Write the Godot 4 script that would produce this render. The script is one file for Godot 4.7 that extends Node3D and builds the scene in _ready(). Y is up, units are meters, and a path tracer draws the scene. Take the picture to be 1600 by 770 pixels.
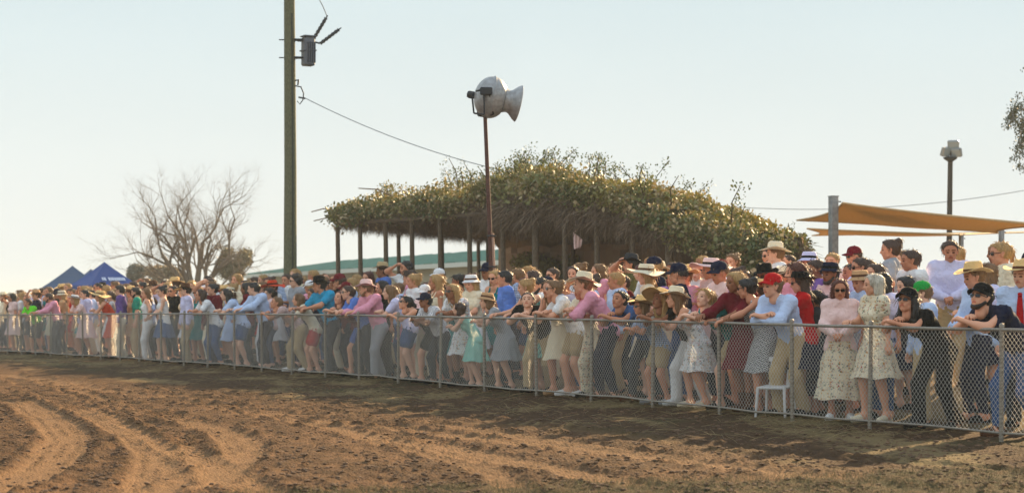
extends Node3D
# A country race day crowd along a chain link fence, backlit by a low sun.
# World: camera looks along -z; "depth" below means metres in front of the camera.

const FOC := 3200.0
const EYE := 1.32
var rng := RandomNumberGenerator.new()
var noise := FastNoiseLite.new()
var noise2 := FastNoiseLite.new()
var names := {}
var mats := {}

# ------------------------------------------------------------------ helpers
class MD:
	var v := PackedVector3Array()
	var n := PackedVector3Array()
	var c := PackedColorArray()
	var ix := PackedInt32Array()
	func tri(a: Vector3, b: Vector3, d: Vector3, col := Color.WHITE) -> void:
		var nn := (d - a).cross(b - a).normalized()
		var s := v.size()
		v.append(a); v.append(b); v.append(d)
		for k in 3:
			n.append(nn); c.append(col)
		ix.append(s); ix.append(s + 1); ix.append(s + 2)
	func quad(a: Vector3, b: Vector3, d: Vector3, e: Vector3, col := Color.WHITE) -> void:
		var nn := (d - a).cross(b - a).normalized()
		if nn == Vector3.ZERO: nn = (e - a).cross(d - a).normalized()
		var s := v.size()
		v.append(a); v.append(b); v.append(d); v.append(e)
		for k in 4:
			n.append(nn); c.append(col)
		for k in [0, 1, 2, 0, 2, 3]: ix.append(s + k)
	# box with its faces pointing out
	func box(t: Transform3D, size: Vector3, col := Color.WHITE, bev := 0.0) -> void:
		var h := size * 0.5
		var b := minf(bev, minf(h.x, minf(h.y, h.z)) * 0.6)
		var dirs := [Vector3.RIGHT, Vector3.LEFT, Vector3.UP, Vector3.DOWN, Vector3.BACK, Vector3.FORWARD]
		for d: Vector3 in dirs:
			var a := Vector3(d.y, d.z, d.x).abs()
			var e := d.cross(a)
			var hd := absf(h.dot(d)); var ha := absf(h.dot(a)) - b; var he := absf(h.dot(e)) - b
			quad(t * (d * hd - a * ha - e * he), t * (d * hd - a * ha + e * he), t * (d * hd + a * ha + e * he), t * (d * hd + a * ha - e * he), col)
		if b > 0.0:
			for i in 3:
				var d := Vector3.ZERO; d[i] = 1
				var a := Vector3.ZERO; a[(i + 1) % 3] = 1
				var e := Vector3.ZERO; e[(i + 2) % 3] = 1
				for s1 in [-1, 1]:
					for s2 in [-1, 1]:
						var l := h[i] - b
						var p1: Vector3 = a * s1 * h[(i + 1) % 3] + e * s2 * (h[(i + 2) % 3] - b)
						var p2: Vector3 = a * s1 * (h[(i + 1) % 3] - b) + e * s2 * h[(i + 2) % 3]
						if s1 * s2 > 0: quad(t * (p1 - d * l), t * (p1 + d * l), t * (p2 + d * l), t * (p2 - d * l), col)
						else: quad(t * (p2 - d * l), t * (p2 + d * l), t * (p1 + d * l), t * (p1 - d * l), col)
	func tube(pts: Array, rad: Array, sides := 6, col := Color.WHITE, cap := true) -> void:
		var m := pts.size()
		var up := Vector3.UP
		var s0 := v.size()
		for i in m:
			var p: Vector3 = pts[i]
			var d: Vector3 = (pts[mini(i + 1, m - 1)] - pts[maxi(i - 1, 0)]).normalized()
			if absf(d.dot(up)) > 0.95: up = Vector3.RIGHT if absf(d.x) < 0.9 else Vector3.BACK
			var a := d.cross(up).normalized()
			var b := d.cross(a)
			up = -b
			for k in sides:
				var an := TAU * k / sides
				var o := a * cos(an) + b * sin(an)
				v.append(p + o * float(rad[i])); n.append(o); c.append(col)
		for i in m - 1:
			for k in sides:
				var k2 := (k + 1) % sides
				var q := s0 + i * sides
				ix.append_array([q + k, q + sides + k, q + sides + k2, q + k, q + sides + k2, q + k2])
		if cap:
			for e in [0, m - 1]:
				var cd: Vector3 = (pts[0] - pts[1]).normalized() if e == 0 else (pts[m - 1] - pts[m - 2]).normalized()
				var s := v.size()
				v.append(pts[e]); n.append(cd); c.append(col)
				for k in sides:
					v.append(v[s0 + e * sides + k]); n.append(cd); c.append(col)
				for k in sides:
					var k2 := (k + 1) % sides
					if e == 0: ix.append_array([s, s + 1 + k, s + 1 + k2])
					else: ix.append_array([s, s + 1 + k2, s + 1 + k])
	# prof: Vector2(radius, height) turned about local y; sq squashes z
	func lathe(t: Transform3D, prof: Array, sides := 24, col := Color.WHITE, sq := 1.0) -> void:
		var s0 := v.size()
		var m := prof.size()
		for i in m:
			var pa: Vector2 = prof[maxi(i - 1, 0)]
			var pb: Vector2 = prof[mini(i + 1, m - 1)]
			var tg := (pb - pa).normalized()
			for k in sides:
				var an := TAU * k / sides
				var p: Vector2 = prof[i]
				v.append(t * Vector3(p.x * cos(an), p.y, p.x * sin(an) * sq))
				n.append((t.basis * Vector3(tg.y * cos(an), -tg.x, tg.y * sin(an))).normalized())
				c.append(col)
		for i in m - 1:
			for k in sides:
				var k2 := (k + 1) % sides
				var q := s0 + i * sides
				ix.append_array([q + k, q + sides + k2, q + sides + k, q + k, q + k2, q + sides + k2])
	func add(o: MD, t := Transform3D.IDENTITY) -> void:
		var s := v.size()
		v.append_array(t * o.v)
		var nb := Transform3D(t.basis.orthonormalized() if t.basis.determinant() > 0 else t.basis, Vector3.ZERO)
		n.append_array(nb * o.n)
		c.append_array(o.c)
		var flip := t.basis.determinant() < 0
		for k in range(0, o.ix.size(), 3):
			ix.append(s + o.ix[k])
			ix.append(s + o.ix[k + (2 if flip else 1)])
			ix.append(s + o.ix[k + (1 if flip else 2)])
	func renormal() -> void:
		var old := n.duplicate()
		n.fill(Vector3.ZERO)
		for t in range(0, ix.size(), 3):
			var a := ix[t]; var b := ix[t + 1]; var d := ix[t + 2]
			var nn := (v[d] - v[a]).cross(v[b] - v[a])
			n[a] += nn; n[b] += nn; n[d] += nn
		for i in n.size():
			n[i] = n[i].normalized()
			if n[i] == Vector3.ZERO: n[i] = old[i]
			elif n[i].dot(old[i]) < 0.0: n[i] = -n[i]
	func mesh() -> ArrayMesh:
		var a := []
		a.resize(Mesh.ARRAY_MAX)
		a[Mesh.ARRAY_VERTEX] = v; a[Mesh.ARRAY_NORMAL] = n; a[Mesh.ARRAY_COLOR] = c; a[Mesh.ARRAY_INDEX] = ix
		var m := ArrayMesh.new()
		m.add_surface_from_arrays(Mesh.PRIMITIVE_TRIANGLES, a)
		return m

func at(px: float, py: float, depth: float) -> Vector3:
	return Vector3((px - 800.0) / FOC * depth, EYE + (480.0 - py) / FOC * depth, -depth)

func numbered(base: String) -> String:
	var k: int = names.get(base, 0)
	names[base] = k + 1
	return base if k == 0 else "%s_%03d" % [base, k]

func tag(o: Node, label := "", category := "", group := "", kind := "") -> void:
	if label: o.set_meta("label", label)
	if category: o.set_meta("category", category)
	if group: o.set_meta("group", group)
	if kind: o.set_meta("kind", kind)

func thing(called: String, pos: Vector3, turn := 0.0) -> Node3D:
	var o := Node3D.new()
	o.name = numbered(called)
	add_child(o)
	o.position = pos
	o.rotation.y = turn
	return o

func part(called: String, m: Mesh, mat: Material, parent: Node = null) -> MeshInstance3D:
	var o := MeshInstance3D.new()
	o.name = called if parent else numbered(called)
	o.mesh = m
	o.material_override = mat
	(parent if parent else self).add_child(o, true)
	return o

func mat(key: String, col: Color, rough := 0.85, metal := 0.0) -> StandardMaterial3D:
	if mats.has(key): return mats[key]
	var m := StandardMaterial3D.new()
	m.albedo_color = col
	m.roughness = rough
	m.metallic = metal
	m.vertex_color_use_as_albedo = true
	m.cull_mode = BaseMaterial3D.CULL_DISABLED
	mats[key] = m
	return m

func noise_tex(size: int, freq: float, lo: Color, hi: Color, sd: int, oct := 4) -> NoiseTexture2D:
	var f := FastNoiseLite.new()
	f.seed = sd; f.frequency = freq; f.fractal_octaves = oct
	var g := Gradient.new()
	g.set_color(0, lo); g.set_color(1, hi)
	var t := NoiseTexture2D.new()
	t.width = size; t.height = size; t.seamless = true; t.noise = f; t.color_ramp = g
	return t

func bump_tex(size: int, freq: float, strength: float, sd: int) -> NoiseTexture2D:
	var f := FastNoiseLite.new()
	f.seed = sd; f.frequency = freq; f.fractal_octaves = 4
	var t := NoiseTexture2D.new()
	t.width = size; t.height = size; t.seamless = true; t.noise = f; t.as_normal_map = true; t.bump_strength = strength
	return t

func rough_up(m: StandardMaterial3D, tex: Texture2D, nrm: Texture2D, scale: Vector3, world := false) -> void:
	if tex: m.albedo_texture = tex
	if nrm:
		m.normal_enabled = true; m.normal_texture = nrm; m.normal_scale = 1.0
	m.uv1_triplanar = true
	m.uv1_world_triplanar = world
	m.uv1_scale = scale

# ------------------------------------------------------------------ terrain
func fence_s(x: float, d: float) -> float: return (x - 4.81) * 0.893 + (d - 20.1) * 0.451
func fence_u(x: float, d: float) -> float: return (x - 4.81) * -0.451 + (d - 20.1) * 0.893
func fence_pt(u: float, s: float) -> Vector2: return Vector2(4.81 - 0.451 * u + 0.893 * s, 20.1 + 0.893 * u + 0.451 * s)
func ground_y(x: float, d: float) -> float:
	var s := fence_s(x, d)
	var u := fence_u(x, d)
	var y := 0.09 * sin(PI * clampf(u / 43.0, 0.0, 1.0)) * smoothstep(-9.0, 0.0, s)
	return y + 0.5 * smoothstep(0.6, 4.2, s)
func on_ground(x: float, d: float) -> Vector3: return Vector3(x, ground_y(x, d), -d)

func axis(from: float, to: float, step: float, lo: float, hi: float) -> PackedFloat32Array:
	var a := PackedFloat32Array()
	var g := PackedFloat32Array()
	var p := from; var st := step
	while p > lo:
		st *= 1.02 if absf(p - from) < 36.0 else 1.16; p -= st; g.append(maxf(p, lo))
	for k in range(g.size() - 1, -1, -1): a.append(g[k])
	p = from
	while p < to - 0.001:
		a.append(p); p += step
	a.append(to)
	p = to; st = step
	while p < hi:
		st *= 1.02 if absf(p - to) < 36.0 else 1.16; p += st; a.append(minf(p, hi))
	return a

func build_ground() -> void:
	var xs := axis(-10.5, 7.5, 0.058, -1800.0, 1800.0)
	var zs := axis(13.0, 31.0, 0.058, -60.0, 3500.0)
	var nx := xs.size(); var nz := zs.size()
	# wheel tracks: points as (x, depth), width, how clearly they are pressed
	var tracks := [
		[[Vector2(-12, 42), Vector2(-7.5, 30.2), Vector2(-5.9, 25.6), Vector2(-4.7, 21.6), Vector2(-4.15, 18.8), Vector2(-3.85, 16.6), Vector2(-3.9, 14.0), Vector2(-4.3, 12.5)], 0.6, 1.0],
		[[Vector2(-9.6, 39), Vector2(-6.3, 28.6), Vector2(-4.6, 23.4), Vector2(-3.5, 19.6), Vector2(-2.95, 17.0), Vector2(-2.6, 14.6), Vector2(-2.4, 12.5)], 0.5, 0.9],
		[[Vector2(-8.6, 37), Vector2(-6.0, 29.2), Vector2(-3.5, 20.5), Vector2(-2.3, 16.4), Vector2(-1.7, 14.4), Vector2(-1.2, 12.6)], 0.45, 1.0],
		[[Vector2(-7.6, 35), Vector2(-5.2, 27.5), Vector2(-3.2, 22.0), Vector2(-2.55, 19.4), Vector2(-2.35, 17.2), Vector2(-2.45, 15.2), Vector2(-2.9, 13.2)], 0.5, 0.8],
		[[Vector2(-9.4, 38.4), Vector2(-3.4, 26.2), Vector2(0.0, 20.1), Vector2(2.07, 16.6), Vector2(3.4, 14.0)], 0.5, 0.75],
		[[Vector2(-8.0, 36.0), Vector2(-2.2, 23.4), Vector2(0.0, 17.6), Vector2(0.94, 15.1), Vector2(1.8, 12.6)], 0.55, 0.75],
		[[Vector2(-6.2, 32.5), Vector2(-1.65, 26.0), Vector2(0.68, 21.7), Vector2(2.6, 18.4), Vector2(4.1, 16.4), Vector2(6.5, 13.0)], 0.5, 0.65],
		[[Vector2(-5.0, 30.0), Vector2(-0.9, 23.0), Vector2(0.9, 19.0), Vector2(2.7, 15.8), Vector2(3.9, 13.2)], 0.4, 0.6],
		[[Vector2(-6.9, 33.0), Vector2(-2.9, 24.6), Vector2(-1.1, 19.8), Vector2(-0.2, 16.6), Vector2(0.2, 13.0)], 0.4, 0.65],
	]
	var press := PackedFloat32Array(); press.resize(nx * nz)
	var rim := PackedFloat32Array(); rim.resize(nx * nz)
	for tr in tracks:
		var cv := Curve2D.new()
		var pts: Array = tr[0]
		for i in pts.size():
			var tg: Vector2 = (pts[mini(i + 1, pts.size() - 1)] - pts[maxi(i - 1, 0)]) / 6.0
			cv.add_point(pts[i], -tg, tg)
		var bk := cv.tessellate_even_length(4, 0.12)
		var w: float = tr[1]
		for i in bk.size() - 1:
			var a: Vector2 = bk[i]; var b: Vector2 = bk[i + 1]
			var mid := (a + b) * 0.5
			if mid.x < -14 or mid.x > 8 or mid.y > 45: continue
			var dir := (b - a).normalized()
			var i0 := xs.bsearch(mid.x - w - 0.1); var i1 := xs.bsearch(mid.x + w + 0.1)
			var j0 := zs.bsearch(mid.y - 0.12); var j1 := zs.bsearch(mid.y + 0.12)
			for j in range(j0, mini(j1 + 1, nz)):
				for ii in range(i0, mini(i1 + 1, nx)):
					var q := Vector2(xs[ii], zs[j]) - mid
					var off := absf(q.cross(dir)) + noise2.get_noise_2d(xs[ii] * 1.6, zs[j] * 1.6) * 0.06
					var e := off / (w * 0.5)
					var pv: float = (1.0 - smoothstep(0.62, 1.02, e)) * tr[2]
					var rv: float = exp(-pow((e - 1.12) / 0.2, 2.0)) * tr[2]
					# the two tyre ribs inside a track
					pv *= 1.0 - 0.5 * smoothstep(0.5, 1.0, cos(e * 14.0))
					var id := j * nx + ii
					press[id] = maxf(press[id], pv); rim[id] = maxf(rim[id], rv)
	var md := MD.new()
	md.v.resize(nx * nz); md.n.resize(nx * nz); md.c.resize(nx * nz)
	var tan_c := Color(0.18, 0.1, 0.052); var tan2 := Color(0.29, 0.17, 0.088)
	var dark_c := Color(0.064, 0.037, 0.022); var dark2 := Color(0.108, 0.064, 0.035)  # clod browns, also the base of the painted shade by the fence
	var straw := Color(0.27, 0.195, 0.095); var green_tinge := Color(0.08, 0.072, 0.034); var near_dark := Color(0.062, 0.058, 0.028)
	for j in nz:
		var z := zs[j]
		for i in nx:
			var x := xs[i]
			var id := j * nx + i
			var y := ground_y(x, z)
			var s := fence_s(x, z)
			var near := x > -24 and x < 12 and z > 12 and z < 66
			var p := press[id]
			var big := noise.get_noise_2d(x * 5.0, z * 5.0)
			var rough := 0.0
			var fine := 0.0
			if near:
				fine = noise.get_noise_2d(x * 130.0 + 300.0, z * 80.0)
				rough = noise2.get_noise_2d(x * 13.0, z * 7.5) * 0.5 + noise2.get_noise_2d(x * 4.0, z * 2.4) * 0.25 + fine * 0.75
				var am := lerpf(0.042, 0.006, p)
				if s > -3.6: am *= lerpf(1.0, 0.5, smoothstep(-3.6, -2.2, s))
				y += rough * am + big * 0.02 * (1.0 - smoothstep(-1.0, 0.0, s)) - p * 0.035 + rim[id] * 0.03 * (0.6 + rough)
			md.v[id] = Vector3(x, y, -z)
			# ground colour: pressed pale dust in the wheel tracks, dark loose clods between, painted crowd shade and dry straw by the fence
			var loose := smoothstep(-0.2, 0.22, rough + big * 0.55 + 0.04 - rim[id] * 0.1)
			var cc := dark_c.lerp(dark2, clampf(0.5 + fine, 0, 1)).lerp(tan_c, 1.0 - loose * 0.85)
			cc = cc.lerp(tan2, clampf(p * 1.1, 0, 1) * (0.8 + 0.3 * fine))
			var fence_shade := smoothstep(-3.9 + big * 1.2, -2.6 + big * 1.2, s)  # strip where the crowd's shadow is painted into the ground colour
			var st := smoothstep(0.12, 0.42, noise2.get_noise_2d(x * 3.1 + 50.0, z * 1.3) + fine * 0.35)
			var shaded_soil := dark_c.lerp(dark2, clampf(0.5 + fine * 1.2, 0, 1)).lerp(green_tinge, smoothstep(0.0, 0.4, big) * 0.6).lerp(straw, st * 0.75)
			cc = cc.lerp(shaded_soil, fence_shade)
			if s > 0.8:
				cc = cc.lerp(Color(0.30, 0.205, 0.12).lerp(straw, clampf(0.5 + fine + big * 0.5, 0, 1)), smoothstep(0.8, 1.6, s))
			# the near edge: a darker greenish brown band with a ragged border
			var verge := 14.95 + (x + 0.93) * 0.36 - z + rough * 0.5 + big * 0.35
			if near or z < 13.0: cc = cc.lerp(near_dark.lerp(dark2, clampf(0.4 + fine, 0, 1)), smoothstep(-0.12, 0.2, verge))
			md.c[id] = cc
	for j in nz:
		for i in nx:
			var i0 := maxi(i - 1, 0); var i1 := mini(i + 1, nx - 1)
			var j0 := maxi(j - 1, 0); var j1 := mini(j + 1, nz - 1)
			var dx := md.v[j * nx + i1] - md.v[j * nx + i0]
			var dz := md.v[j0 * nx + i] - md.v[j1 * nx + i]
			md.n[j * nx + i] = dz.cross(dx).normalized()
	md.ix.resize((nx - 1) * (nz - 1) * 6)
	var w6 := 0
	for j in nz - 1:
		for i in nx - 1:
			var a := j * nx + i
			md.ix[w6] = a; md.ix[w6 + 1] = a + nx; md.ix[w6 + 2] = a + nx + 1
			md.ix[w6 + 3] = a; md.ix[w6 + 4] = a + nx + 1; md.ix[w6 + 5] = a + 1
			w6 += 6
	var m := mat("ground", Color.WHITE, 0.97)
	rough_up(m, noise_tex(512, 0.05, Color(0.78, 0.78, 0.78), Color.WHITE, 5, 5), bump_tex(512, 0.06, 6.0, 9), Vector3(0.9, 0.9, 0.9), true)
	m.metallic_specular = 0.15
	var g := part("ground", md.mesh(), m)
	tag(g, "churned red brown dirt race track rising to a bank behind the fence", "ground", "", "structure")
	# loose clods, straw and litter, each one of a great many
	var rock := MD.new()
	var ico := SphereMesh.new()
	ico.radius = 1.0; ico.height = 1.6; ico.radial_segments = 7; ico.rings = 3
	var arr := ico.get_mesh_arrays()
	var vs: PackedVector3Array = arr[Mesh.ARRAY_VERTEX]
	var fi: PackedInt32Array = arr[Mesh.ARRAY_INDEX]
	for k in vs.size(): vs[k] = vs[k] * (1.0 + 0.35 * noise.get_noise_3dv(vs[k] * 160.0))
	for k in range(0, fi.size(), 3): rock.tri(vs[fi[k]], vs[fi[k + 1]], vs[fi[k + 2]])
	var xf: Array[Transform3D] = []
	var cl := PackedColorArray()
	var tries := 0
	while xf.size() < 16000 and tries < 80000:
		tries += 1
		var z := 13.4 + 20.0 * pow(rng.randf(), 1.5)
		var x := rng.randf_range(-0.27, 0.27) * z
		if fence_s(x, z) > 0.1: continue
		var id := zs.bsearch(z) * nx + xs.bsearch(x)
		if press[id] > 0.3 and rng.randf() < 0.94: continue
		if noise2.get_noise_2d(x * 7.0, z * 4.2) < -0.05 and rng.randf() < 0.8: continue
		var r := 0.004 + 0.017 * pow(rng.randf(), 3.0)
		var b := Basis.from_euler(Vector3(rng.randf() * TAU, rng.randf() * TAU, rng.randf() * TAU)).scaled(Vector3(1.5, 0.6, 1.2) * r)
		xf.append(Transform3D(b, Vector3(x, md.v[id].y + r * 0.15, -z)))
		cl.append(dark_c.lerp(tan_c, 0.2 + rng.randf() * 0.75))
	scatter("soil_clods", "loose brown clods scattered over the churned dirt track", "clods", rock.mesh(), xf, cl, mat("clod", Color.WHITE, 0.98))
	var blade := MD.new()
	blade.tube([Vector3(-0.5, 0, 0), Vector3(0, 0.05, 0.04), Vector3(0.5, 0, 0)], [0.012, 0.02, 0.008], 3)
	var xf2: Array[Transform3D] = []
	var cl2 := PackedColorArray()
	for k in 9000:
		var u := 1.0 + 38.0 * pow(rng.randf(), 1.3)
		if k % 9 == 0: u = rng.randf_range(-3.0, 8.0)
		var s := rng.randf_range(-2.6, 0.6) if k % 3 else rng.randf_range(-0.5, 2.8)
		var q := fence_pt(u, s)
		if noise2.get_noise_2d(q.x * 3.1 + 50.0, q.y * 1.3) < 0.0 and k % 5: continue
		var id := zs.bsearch(q.y) * nx + xs.bsearch(q.x)
		if id >= md.v.size(): continue
		var l := rng.randf_range(0.06, 0.26)
		var b := Basis.from_euler(Vector3(rng.randf_range(-0.2, 0.2), rng.randf() * TAU, rng.randf_range(-0.25, 0.35))) * Basis.from_scale(Vector3(l, l * 0.6, l * 0.6))
		xf2.append(Transform3D(b, Vector3(q.x, ground_y(q.x, q.y) + 0.015 + l * 0.04, -q.y)))
		cl2.append(Color(0.34, 0.25, 0.12).lerp(Color(0.12, 0.10, 0.04), rng.randf()))
	for k in 5200:
		var x := rng.randf_range(-2.0, 5.2)
		var z := 14.6 + (x + 0.93) * 0.36 - 2.0 * pow(rng.randf(), 1.4) + 0.2
		var l := rng.randf_range(0.04, 0.09)
		var b := Basis.from_euler(Vector3(rng.randf_range(-0.5, 0.5), rng.randf() * TAU, 1.2 + rng.randf_range(-0.5, 0.5))) * Basis.from_scale(Vector3(l, l * 0.8, l * 0.8))
		xf2.append(Transform3D(b, Vector3(x, ground_y(x, z) + l * 0.3, -z)))
		cl2.append(Color(0.07, 0.075, 0.03).lerp(Color(0.2, 0.16, 0.07), rng.randf() * rng.randf()))
	scatter("dry_straw", "dry straw and short grass along the fence foot and the near verge", "straw", blade.mesh(), xf2, cl2, mat("straw", Color.WHITE, 0.9))

func scatter(called: String, label: String, category: String, m: Mesh, xf: Array[Transform3D], cl: PackedColorArray, material: Material, parent: Node = null) -> MultiMeshInstance3D:
	var mm := MultiMesh.new()
	mm.transform_format = MultiMesh.TRANSFORM_3D
	mm.use_colors = true
	mm.mesh = m
	mm.instance_count = xf.size()
	for k in xf.size():
		mm.set_instance_transform(k, xf[k]); mm.set_instance_color(k, cl[k])
	var o := MultiMeshInstance3D.new()
	o.multimesh = mm
	o.material_override = material
	o.name = called if parent else numbered(called)
	(parent if parent else self).add_child(o, true)
	tag(o, label, category, "", "stuff")
	return o

# ------------------------------------------------------------------ people: smooth bodies from tapered bones
# bones: [a, b, ra, rb]; cuts: [point, normal] keeps the side the normal points away from
func field_mesh(bones: Array, cell: float, k: float, cuts := [], grow := 0.0) -> MD:
	var lo := Vector3.ONE * 1e9
	var hi := -lo
	for b in bones:
		var rr := maxf(b[2], b[3]) + grow
		lo = lo.min((b[0] as Vector3).min(b[1]) - Vector3.ONE * (rr + 0.02 + cell))
		hi = hi.max((b[0] as Vector3).max(b[1]) + Vector3.ONE * (rr + 0.02 + cell))
	var nx := int((hi.x - lo.x) / cell) + 2
	var ny := int((hi.y - lo.y) / cell) + 2
	var nz := int((hi.z - lo.z) / cell) + 2
	var acc := PackedFloat32Array()
	acc.resize(nx * ny * nz)
	var far := 2.6 / k
	for b in bones:
		var a: Vector3 = b[0]
		var ab: Vector3 = b[1] - b[0]
		var ra: float = b[2] + grow
		var dr: float = b[3] - b[2]
		var inv := 1.0 / maxf(ab.length_squared(), 1e-9)
		var rr := maxf(b[2], b[3]) + grow + far
		var l := (a.min(b[1]) - Vector3.ONE * rr - lo) / cell
		var h := (a.max(b[1]) + Vector3.ONE * rr - lo) / cell
		var x0 := maxi(int(l.x), 0); var x1 := mini(int(h.x) + 1, nx - 1)
		for z in range(maxi(int(l.z), 0), mini(int(h.z) + 1, nz - 1) + 1):
			for y in range(maxi(int(l.y), 0), mini(int(h.y) + 1, ny - 1) + 1):
				var id := (z * ny + y) * nx + x0
				var p := Vector3(lo.x + x0 * cell, lo.y + y * cell, lo.z + z * cell) - a
				for x in range(x0, x1 + 1):
					var t := clampf(p.dot(ab) * inv, 0.0, 1.0)
					var d := p.distance_to(ab * t) - ra - dr * t
					if d < far: acc[id] += exp(-k * d)
					id += 1
					p.x += cell
	for c in cuts:
		var cp: Vector3 = c[0]
		var cn: Vector3 = c[1]
		for z in nz:
			for y in ny:
				var id := (z * ny + y) * nx
				var d := (Vector3(lo.x, lo.y + y * cell, lo.z + z * cell) - cp).dot(cn)
				var st := cn.x * cell
				for x in nx:
					if d > -0.06 and acc[id] > 0.0: acc[id] = minf(acc[id], exp(-k * d))
					d += st
					id += 1
	# rows that hold something
	var first := PackedInt32Array(); var last := PackedInt32Array()
	first.resize(ny * nz); last.resize(ny * nz)
	for r in ny * nz:
		var f := 1 << 20; var e := -1
		var id := r * nx
		for x in nx:
			if acc[id + x] > 1.0:
				if e < 0: f = x
				e = x
		first[r] = f; last[r] = e
	var out := MD.new()
	var vid := PackedInt32Array()
	vid.resize(nx * ny * nz)
	vid.fill(-1)
	var offs := [0, 1, nx, nx + 1, nx * ny, nx * ny + 1, nx * ny + nx, nx * ny + nx + 1]
	var edges := [[0, 1], [2, 3], [4, 5], [6, 7], [0, 2], [1, 3], [4, 6], [5, 7], [0, 4], [1, 5], [2, 6], [3, 7]]
	var cpos := [Vector3(0, 0, 0), Vector3(1, 0, 0), Vector3(0, 1, 0), Vector3(1, 1, 0), Vector3(0, 0, 1), Vector3(1, 0, 1), Vector3(0, 1, 1), Vector3(1, 1, 1)]
	for z in nz - 1:
		for y in ny - 1:
			var r := z * ny + y
			var f := mini(mini(first[r], first[r + 1]), mini(first[r + ny], first[r + ny + 1]))
			var e := maxi(maxi(last[r], last[r + 1]), maxi(last[r + ny], last[r + ny + 1]))
			if e < 0: continue
			for x in range(maxi(f - 1, 0), mini(e, nx - 2) + 1):
				var id := r * nx + x
				var cnt := 0
				for o in offs:
					if acc[id + o] > 1.0: cnt += 1
				if cnt == 0 or cnt == 8: continue
				var w := []
				for o in offs: w.append(log(maxf(acc[id + o], 0.02)))
				var p := Vector3.ZERO
				var m := 0
				for ed in edges:
					var wa: float = w[ed[0]]
					var wb: float = w[ed[1]]
					if (wa > 0.0) != (wb > 0.0):
						p += (cpos[ed[0]] as Vector3).lerp(cpos[ed[1]], wa / (wa - wb))
						m += 1
				vid[id] = out.v.size()
				out.v.append(lo + (Vector3(x, y, z) + p / m) * cell)
				out.n.append(-Vector3(w[1] + w[3] + w[5] + w[7] - w[0] - w[2] - w[4] - w[6], w[2] + w[3] + w[6] + w[7] - w[0] - w[1] - w[4] - w[5], w[4] + w[5] + w[6] + w[7] - w[0] - w[1] - w[2] - w[3]).normalized())
				out.c.append(Color.WHITE)
				var ins := acc[id] > 1.0
				if y > 0 and z > 0 and ins != (acc[id + 1] > 1.0): net(out, vid[id], vid[id - nx], vid[id - nx - nx * ny], vid[id - nx * ny], ins)
				if x > 0 and z > 0 and ins != (acc[id + nx] > 1.0): net(out, vid[id], vid[id - nx * ny], vid[id - nx * ny - 1], vid[id - 1], ins)
				if x > 0 and y > 0 and ins != (acc[id + nx * ny] > 1.0): net(out, vid[id], vid[id - 1], vid[id - 1 - nx], vid[id - nx], ins)
	return out

func net(o: MD, a: int, b: int, c: int, d: int, ins: bool) -> void:
	if a < 0 or b < 0 or c < 0 or d < 0: return
	if ins:
		o.ix.append_array([a, c, b, a, d, c])
	else:
		o.ix.append_array([a, b, c, a, c, d])

func ik(a: Vector3, t: Vector3, l1: float, l2: float, pole: Vector3) -> Array:
	var d := t - a
	var len := minf(d.length(), (l1 + l2) * 0.995)
	var dn := d.normalized()
	var x := (len * len + l1 * l1 - l2 * l2) / (2.0 * len)
	var h := sqrt(maxf(l1 * l1 - x * x, 0.0))
	var q := (pole - dn * pole.dot(dn)).normalized()
	return [a + dn * x + q * h, a + dn * len]

var poses := {}
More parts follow.
